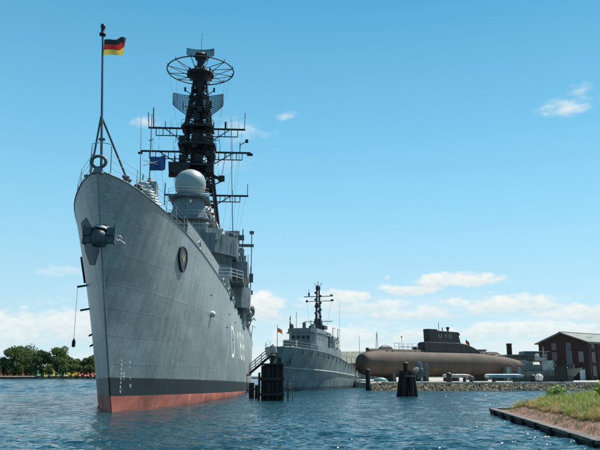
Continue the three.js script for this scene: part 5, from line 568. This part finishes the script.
{
  const at = (px, D) => (px - 300) / 692 * D;
  const TR = [[-8, 505, 15, 16, 0, 'rounded tree at the open end of the far shore'], [4, 498, 14, 14, 2, 'dark low tree beside the broad domed tree'], [20, 500, 22.5, 24, 0, 'broad domed tree, widest on the far shore'], [24, 492, 12, 11, 3, 'pale green low tree in front of the domed tree'], [41, 496, 19.5, 15, 2, 'dark upright tree between the domed and the pointed tree'], [57, 498, 21.5, 17, 1, 'tall tree with a pointed leaning top on the far shore'], [64, 501, 22.5, 10, 1, 'slim tall tree behind the pointed one'], [70, 505, 15, 10, 2, 'short dark tree past the pointed tree'], [78, 508, 13, 11, 1, 'low round tree behind the yellow buoys'], [86, 500, 13.5, 12, 2, 'dark tree behind the red buoys'], [94, 503, 16, 12, 1, 'tall dark tree nearest the destroyer bow'], [103, 500, 15, 14, 2, 'dark tree half hidden by the destroyer bow'], [118, 506, 17, 15, 0, 'tree hidden behind the destroyer bow plating'], [50, 488, 9, 9, 3, 'light green bush-like tree by the buoy yard'], [12, 489, 8, 12, 2, 'dark low bush beneath the domed tree'], [34, 490, 8, 12, 2, 'dark low bush beneath the dark upright tree'], [66, 491, 8, 12, 2, 'dark low bush beneath the slim tall tree'], [76, 493, 8.5, 12, 1, 'green low bush behind the white and yellow buoys'], [88, 491, 8, 12, 2, 'dark low bush behind the red buoys'], [98, 492, 8, 12, 2, 'dark low bush beside the destroyer bow'], [0, 492, 8, 12, 1, 'green low bush by the thin lamp post']];
  TR.forEach(([px, D, h, w, mi, lab], i) => tree(at(px, D), -D, h, w, 300 + i * 7, lab, Math.round(1400 + h * w * 13), 0.95, mi));
  tree(at(481, 186), -186, 6.6, 5, 901, 'small tree peeping over the submarine stern', 1500, 0.4, 1, 'tree', 1.0); tree(at(505, 196), -188, 5.4, 4, 907, 'yellow-green tree before the flat-roofed house', 1300, 0.4, 3, 'tree', 1.0);
  structure(mesh('far_wharf', [B(330, 1.5, 2.0, -150, 0.35, -477.6)], paint(0.035, 0.032, 0.03, 0.9)), 'dark wharf edge of the far shore');
  structure(mesh('far_bank', prism([[-420, -479], [-182, -479], [-182, -488], [-420, -488]], 1.2, 2.1, [[-420, -481], [-186, -481], [-186, -487], [-420, -487]]), paint(0.16, 0.13, 0.10, 0.95)), 'brown earth bank on the far shore');
  for (const px of [43, 47, 59, 61, 71, 73, 83, 85, 93, 97]) { const g = tag(grp('floating_fender'), 'black floating fender along the far wharf', 'fender', 'black fenders along the far wharf'); g.position.set(at(px, 475.5), 0, -475.5); mesh('tube', new THREE.CapsuleGeometry(0.55, 2.2, 4, 10).rotateZ(Math.PI / 2).translate(0, 0.3, 0), M.timber, g); mesh('chain', bar([0, 0.6, -0.5], [0, 1.4, -1.2], 0.05), M.steelDark, g); }
  const r = rng(55), cols = { red: paint(0.62, 0.05, 0.03, 0.5), orange: paint(0.66, 0.14, 0.03, 0.5), yellow: paint(0.72, 0.47, 0.04, 0.5), green: paint(0.04, 0.26, 0.12, 0.5), white: paint(0.7, 0.7, 0.66, 0.6), rusty: paint(0.20, 0.075, 0.035, 0.85) };
  const buoy = (px, D, kind, s, lie) => {
    const g = tag(grp('buoy'), { red: 'red steel sea buoy', orange: 'orange steel sea buoy', yellow: 'yellow steel sea buoy', green: 'green steel sea buoy', white: 'white steel sea buoy', rusty: 'rust-brown steel buoy' }[kind] + (lie ? ' lying on its side' : ' standing upright') + ' in the yard on the far shore', 'buoy', kind + (lie ? ' buoys lying' : ' buoys standing') + ' in the far yard'); g.position.set(at(px, D), 1.25, -D); g.rotation.y = r() * 6; const c = cols[kind], f = (l) => { const q = geo(l); if (lie) q.rotateZ(1.25).translate(1.6 * s, 1.0 * s, 0); return q; };
    mesh('float', f([lathe([[0.02, 0], [1.0, 0.1], [1.15, 0.5], [1.1, 1.2], [0.5, 1.5], [0.02, 1.55]].map(([a, b]) => [a * s, b * s]), 0, 0, 0, 12)]), c, g); mesh('tower', f([lathe([[0.45, 1.5], [0.28, 3.2], [0.02, 3.25]].map(([a, b]) => [a * s, b * s]), 0, 0, 0, 8)]), c, g); mesh('topmark', f([lathe([[0.02, 3.2], [0.42, 3.35], [0.42, 3.7], [0.02, 4.0]].map(([a, b]) => [a * s, b * s]), 0, 0, 0, 8)]), kind === 'white' ? cols.green : c, g);
  };
  for (let i = 0; i < 14; i++) buoy(-6 + i * 2.7 + r() * 1.5, 483 + r() * 5, i === 9 ? 'yellow' : r() > 0.85 ? 'orange' : 'rusty', 0.9 + r() * 0.5, r() > 0.4);
  ['green', 'white', 'white', 'green', 'yellow', 'white', 'white', 'yellow', 'white', 'yellow', 'white', 'green', 'white', 'yellow', 'green', 'white', 'white', 'yellow', 'yellow', 'yellow', 'white', 'yellow', 'yellow', 'red', 'white', 'red', 'orange', 'red', 'white', 'orange', 'red', 'orange', 'white', 'red', 'red', 'orange', 'red', 'orange', 'red'].forEach((k, i) => { buoy(38.5 + i * 1.75 + (r() - 0.5) * 1.2, 480.5 + (i % 4) * 2.3, k, k === 'white' ? 0.6 : 0.7 + r() * 0.4, r() > 0.45); buoy(39.3 + i * 1.75 + (r() - 0.5) * 1.2, 486 + (i % 3) * 2.0, r() > 0.7 ? 'white' : k, 0.75 + r() * 0.55, r() > 0.5); });
  for (const [px, lab] of [[2.5, 'thin lamp post by the rust-brown buoys'], [60, 'thin lamp post among the yellow and white buoys']]) { const g = tag(grp('lamp_post'), lab, 'lamp post'); g.position.set(at(px, 486), 1.2, -486); mesh('pole', bar([0, 0, 0], [0, 8, 0], 0.14, 0.09), M.rail, g); mesh('lamp_head', B(0.9, 0.2, 0.4, 0.4, 8.05, 0), M.rail, g); }
}
// ───────── near bank on the right ─────────
{
  const E0 = V(10.0, 0, -37), E1 = V(7.8, 0, -18.5), along = E0.clone().sub(E1), LEN = along.length(); along.normalize(); const inn = V(-along.z, 0, along.x);   // points inland, to the right
  const hgt = interp([[0, 0.22], [0.35, 0.24], [1.0, 0.46], [2.2, 0.66], [4, 0.82], [8, 0.95], [30, 1.05]]);
  const P = (a, u) => { const e = E1.clone().addScaledVector(along, a).addScaledVector(inn, u); const far = clamp((a - LEN) / 0.01, 0, 1), n = (fbm(e.x * 0.9, e.z * 0.9, 4, 201) - 0.5) * 0.16 * sstep(0.3, 1.2, u); return [e.x, hgt(u) * sstep(LEN + 0.3, LEN - 3.5, a) * 1 + 0.22 * (1 - sstep(LEN + 0.3, LEN - 3.5, a)) + n, e.z]; };
  const soilT = texture(512, 512, (i, j) => { const x = i / 512, y = j / 512, n = fbm(x * 7, y * 7, 5, 211, 7, 7), f = fbm(x * 50, y * 50, 2, 217, 50, 50), pe = sstep(0.62, 0.7, fbm(x * 26, y * 26, 3, 219, 26, 26)); const v = 0.72 + (n - 0.5) * 0.5 + (f - 0.5) * 0.4; return [255 * lerp(v, 0.55, pe * 0.6), 255 * lerp(v * 0.97, 0.5, pe * 0.6), 255 * lerp(v * 0.95, 0.48, pe * 0.6)]; }, true, [0.4, 0.4]);
  const soil = new THREE.MeshStandardMaterial({ color: rgb(0.34, 0.19, 0.145), roughness: 0.95, map: soilT, bumpMap: soilT, bumpScale: 0.03 });
  structure(mesh('near_bank', grid(150, 110, (u, v) => P(-0.05 + u * (LEN + 0.1), 0.02 + v * 26 * (0.25 + 0.75 * v)), (u, v, p) => [p[0], p[2]]), soil), 'reddish earth bank with dry grass');
  // sheet edge: timber cap beam in lengths on dark boards
  const capM = paint(0.13, 0.125, 0.115, 0.85), nP = 8;
  const edge = tag(grp('bank_edge'), 'dark timber retaining edge of the near grassy bank', 'retaining wall');
  for (let k = 0; k < nP; k++) { const a = E1.clone().addScaledVector(along, LEN * k / nP + 0.01), b = E1.clone().addScaledVector(along, LEN * (k + 1) / nP - 0.01), yv = 0.235 + (hash(k, 2, 2) - 0.5) * 0.02; mesh('cap_beam', beam([a.x + 0.1, yv, a.z], [b.x + 0.1, yv, b.z], 0.34, 0.1), capM, edge); for (let i = 0; i < 2; i++) { const y = 0.1 - i * 0.2; mesh('board', beam([a.x + 0.02 + i * 0.03, y, a.z], [b.x + 0.02 + i * 0.03, y, b.z], 0.08, 0.185), M.steelDark, edge); } mesh('post', B(0.14, 0.75, 0.14, a.x - 0.05, -0.1, a.z - 0.3), M.timber, edge); }
  for (let k = 0; k < 4; k++) { mesh('board', B(2.9, 0.6, 0.08, 9.3 + k * 3, -0.05, -18.45 + k * 0.05), M.steelDark, edge); mesh('cap_beam', B(2.98, 0.1, 0.34, 9.3 + k * 3, 0.24, -18.55 + k * 0.05), capM, edge); mesh('board', B(3.9, 0.6, 0.08, 12 + k * 4, -0.05, -37.1 - k * 0.4), M.steelDark, edge); mesh('cap_beam', B(3.98, 0.1, 0.34, 12 + k * 4, 0.24, -37.0 - k * 0.4), capM, edge); }
  const st = tag(grp('marker_stake'), 'rusty red marker stake at the corner of the near bank', 'stake'); st.position.set(8.25, 0.25, -19.2); mesh('shaft', bar([0, -0.3, 0], [-0.01, 0.68, 0], 0.03), M.orange, st); mesh('cap', B(0.08, 0.05, 0.08, -0.01, 0.7, 0), M.red, st);
  // grass
  const r = rng(77), tuft = (n, h, w, lean) => { const pos = []; for (let k = 0; k < n; k++) { const a = r() * 6.28, d = r() * 0.16, x = Math.cos(a) * d, z = Math.sin(a) * d, b = r() * 6.28, H = h * (0.55 + 0.6 * r()), l = lean * H * (0.3 + r()), dx = Math.cos(b), dz = Math.sin(b), px = -dz * w, pz = dx * w; const p0 = [x - px, 0, z - pz], p1 = [x + px, 0, z + pz], m0 = [x + dx * l * 0.35 - px * 0.8, H * 0.6, z + dz * l * 0.35 - pz * 0.8], m1 = [x + dx * l * 0.35 + px * 0.8, H * 0.6, z + dz * l * 0.35 + pz * 0.8], t = [x + dx * l, H, z + dz * l]; pos.push(...p0, ...p1, ...m1, ...p0, ...m1, ...m0, ...m0, ...m1, ...t); } const g = new THREE.BufferGeometry(); g.setAttribute('position', new THREE.Float32BufferAttribute(pos, 3)); g.setAttribute('uv', new THREE.Float32BufferAttribute(new Float32Array(pos.length / 3 * 2), 2)); g.computeVertexNormals(); return g; };
  const field = (name, label, N, g, mat, place, col) => { const im = new THREE.InstancedMesh(g, mat, N), m = new THREE.Matrix4(), q = new THREE.Quaternion(), e = new THREE.Euler(); for (let i = 0; i < N; i++) { const [a, u, sc] = place(), p = P(a, u); e.set(0, r() * 6.28, 0); q.setFromEuler(e); m.compose(V(p[0], p[1] - 0.02, p[2]), q, V(sc, sc * (0.8 + 0.4 * r()), sc)); im.setMatrixAt(i, m); im.setColorAt(i, col(a, u)); } shadowed(im); im.name = name; scene.add(im); tag(im, label, 'grass', null, 'stuff'); };
  const blade = () => new THREE.MeshPhysicalMaterial({ color: rgb(1, 1, 1), roughness: 0.85, transmission: 0.3, thickness: 0, side: THREE.DoubleSide });
  const edgeN = (a) => 1.15 + 0.8 * (fbm(a * 0.5, 3, 3, 231) - 0.4);
  field('dry_grass', 'dry tan grass covering the near bank', 19000, tuft(10, 0.28, 0.010, 0.7), blade(), () => { const a = r() * (LEN - 0.2) + 0.1, u = edgeN(a) + Math.pow(r(), 1.3) * 9; return [a, u, 0.6 + 0.7 * r() * sstep(0.6, 2.2, u)]; }, () => { const k = 0.7 + r() * 0.6; return r() > 0.3 ? rgb(0.46 * k, 0.29 * k, 0.15 * k) : rgb(0.34 * k, 0.33 * k, 0.09 * k); });
  field('green_grass', 'fresh green grass and weeds on top of the near bank', 17000, tuft(10, 0.44, 0.013, 0.6), blade(), () => { const a = r() * (LEN - 0.3) + 0.2, u = 2.0 + Math.pow(r(), 0.9) * 9 - (r() > 0.85 ? 0.9 : 0); return [a, u, 0.55 + 0.75 * r()]; }, () => { const k = 0.7 + r() * 0.6; return r() > 0.16 ? rgb(0.23 * k, 0.31 * k, 0.06 * k) : rgb(0.36 * k, 0.30 * k, 0.11 * k); });
  field('sparse_shoots', 'sparse green shoots on the bare red earth', 260, tuft(6, 0.2, 0.008, 0.6), blade(), () => [r() * LEN, 0.45 + r() * 0.8, 0.4 + 0.6 * r()], () => rgb(0.16, 0.2, 0.05));
  // leafy shrubs
  const shrub = (x, z, y, h, w, seed, label) => { const q = rng(seed), g = tag(grp('shrub'), label, 'shrub'); g.position.set(x, y, z); const st = [], pos = []; for (let k = 0; k < 12; k++) { const a = q() * 6.28, t = [Math.cos(a) * w * 0.5 * q(), h * (0.6 + 0.4 * q()), Math.sin(a) * w * 0.5 * q()]; st.push(bar([0, 0, 0], t, 0.012, 0.006, 5)); for (let i = 0; i < 46; i++) { const f = 0.2 + 0.82 * q(), c = V(t[0] * f, t[1] * f, t[2] * f).add(V(q() - 0.5, q() - 0.5, q() - 0.5).multiplyScalar(0.34)), s = 0.05 + 0.06 * q(), u = V(q() - 0.5, q() * 0.5, q() - 0.5).normalize(), v = V(q() - 0.5, q() - 0.5, q() - 0.5).cross(u).normalize(); const A = c.clone().addScaledVector(u, s), Bq = c.clone().addScaledVector(v, s * 0.45), C = c.clone().addScaledVector(u, -s), D = c.clone().addScaledVector(v, -s * 0.45); pos.push(...A.toArray(), ...Bq.toArray(), ...C.toArray(), ...A.toArray(), ...C.toArray(), ...D.toArray()); } } mesh('stems', st, bark, g); const b = new THREE.BufferGeometry(); b.setAttribute('position', new THREE.Float32BufferAttribute(pos, 3)); b.computeVertexNormals(); mesh('foliage', b, shrubMat, g); };
  const shrubMat = new THREE.MeshPhysicalMaterial({ color: rgb(0.19, 0.30, 0.05), roughness: 0.75, transmission: 0.35, thickness: 0, side: THREE.DoubleSide });
  shrub(12.7, -29, 0.85, 1.05, 1.3, 401, 'tallest bright green leafy shrub on the near bank'); shrub(13.6, -30.5, 0.85, 0.9, 1.2, 403, 'leafy shrub just behind the tallest one on the bank'); shrub(12.3, -33.5, 0.85, 0.6, 1.3, 405, 'low leafy shrub in the grass at the far end of the bank'); shrub(14.2, -28, 0.85, 0.95, 1.2, 407, 'leafy shrub farthest inland on the near bank');
}
renderer.render(scene, camera);
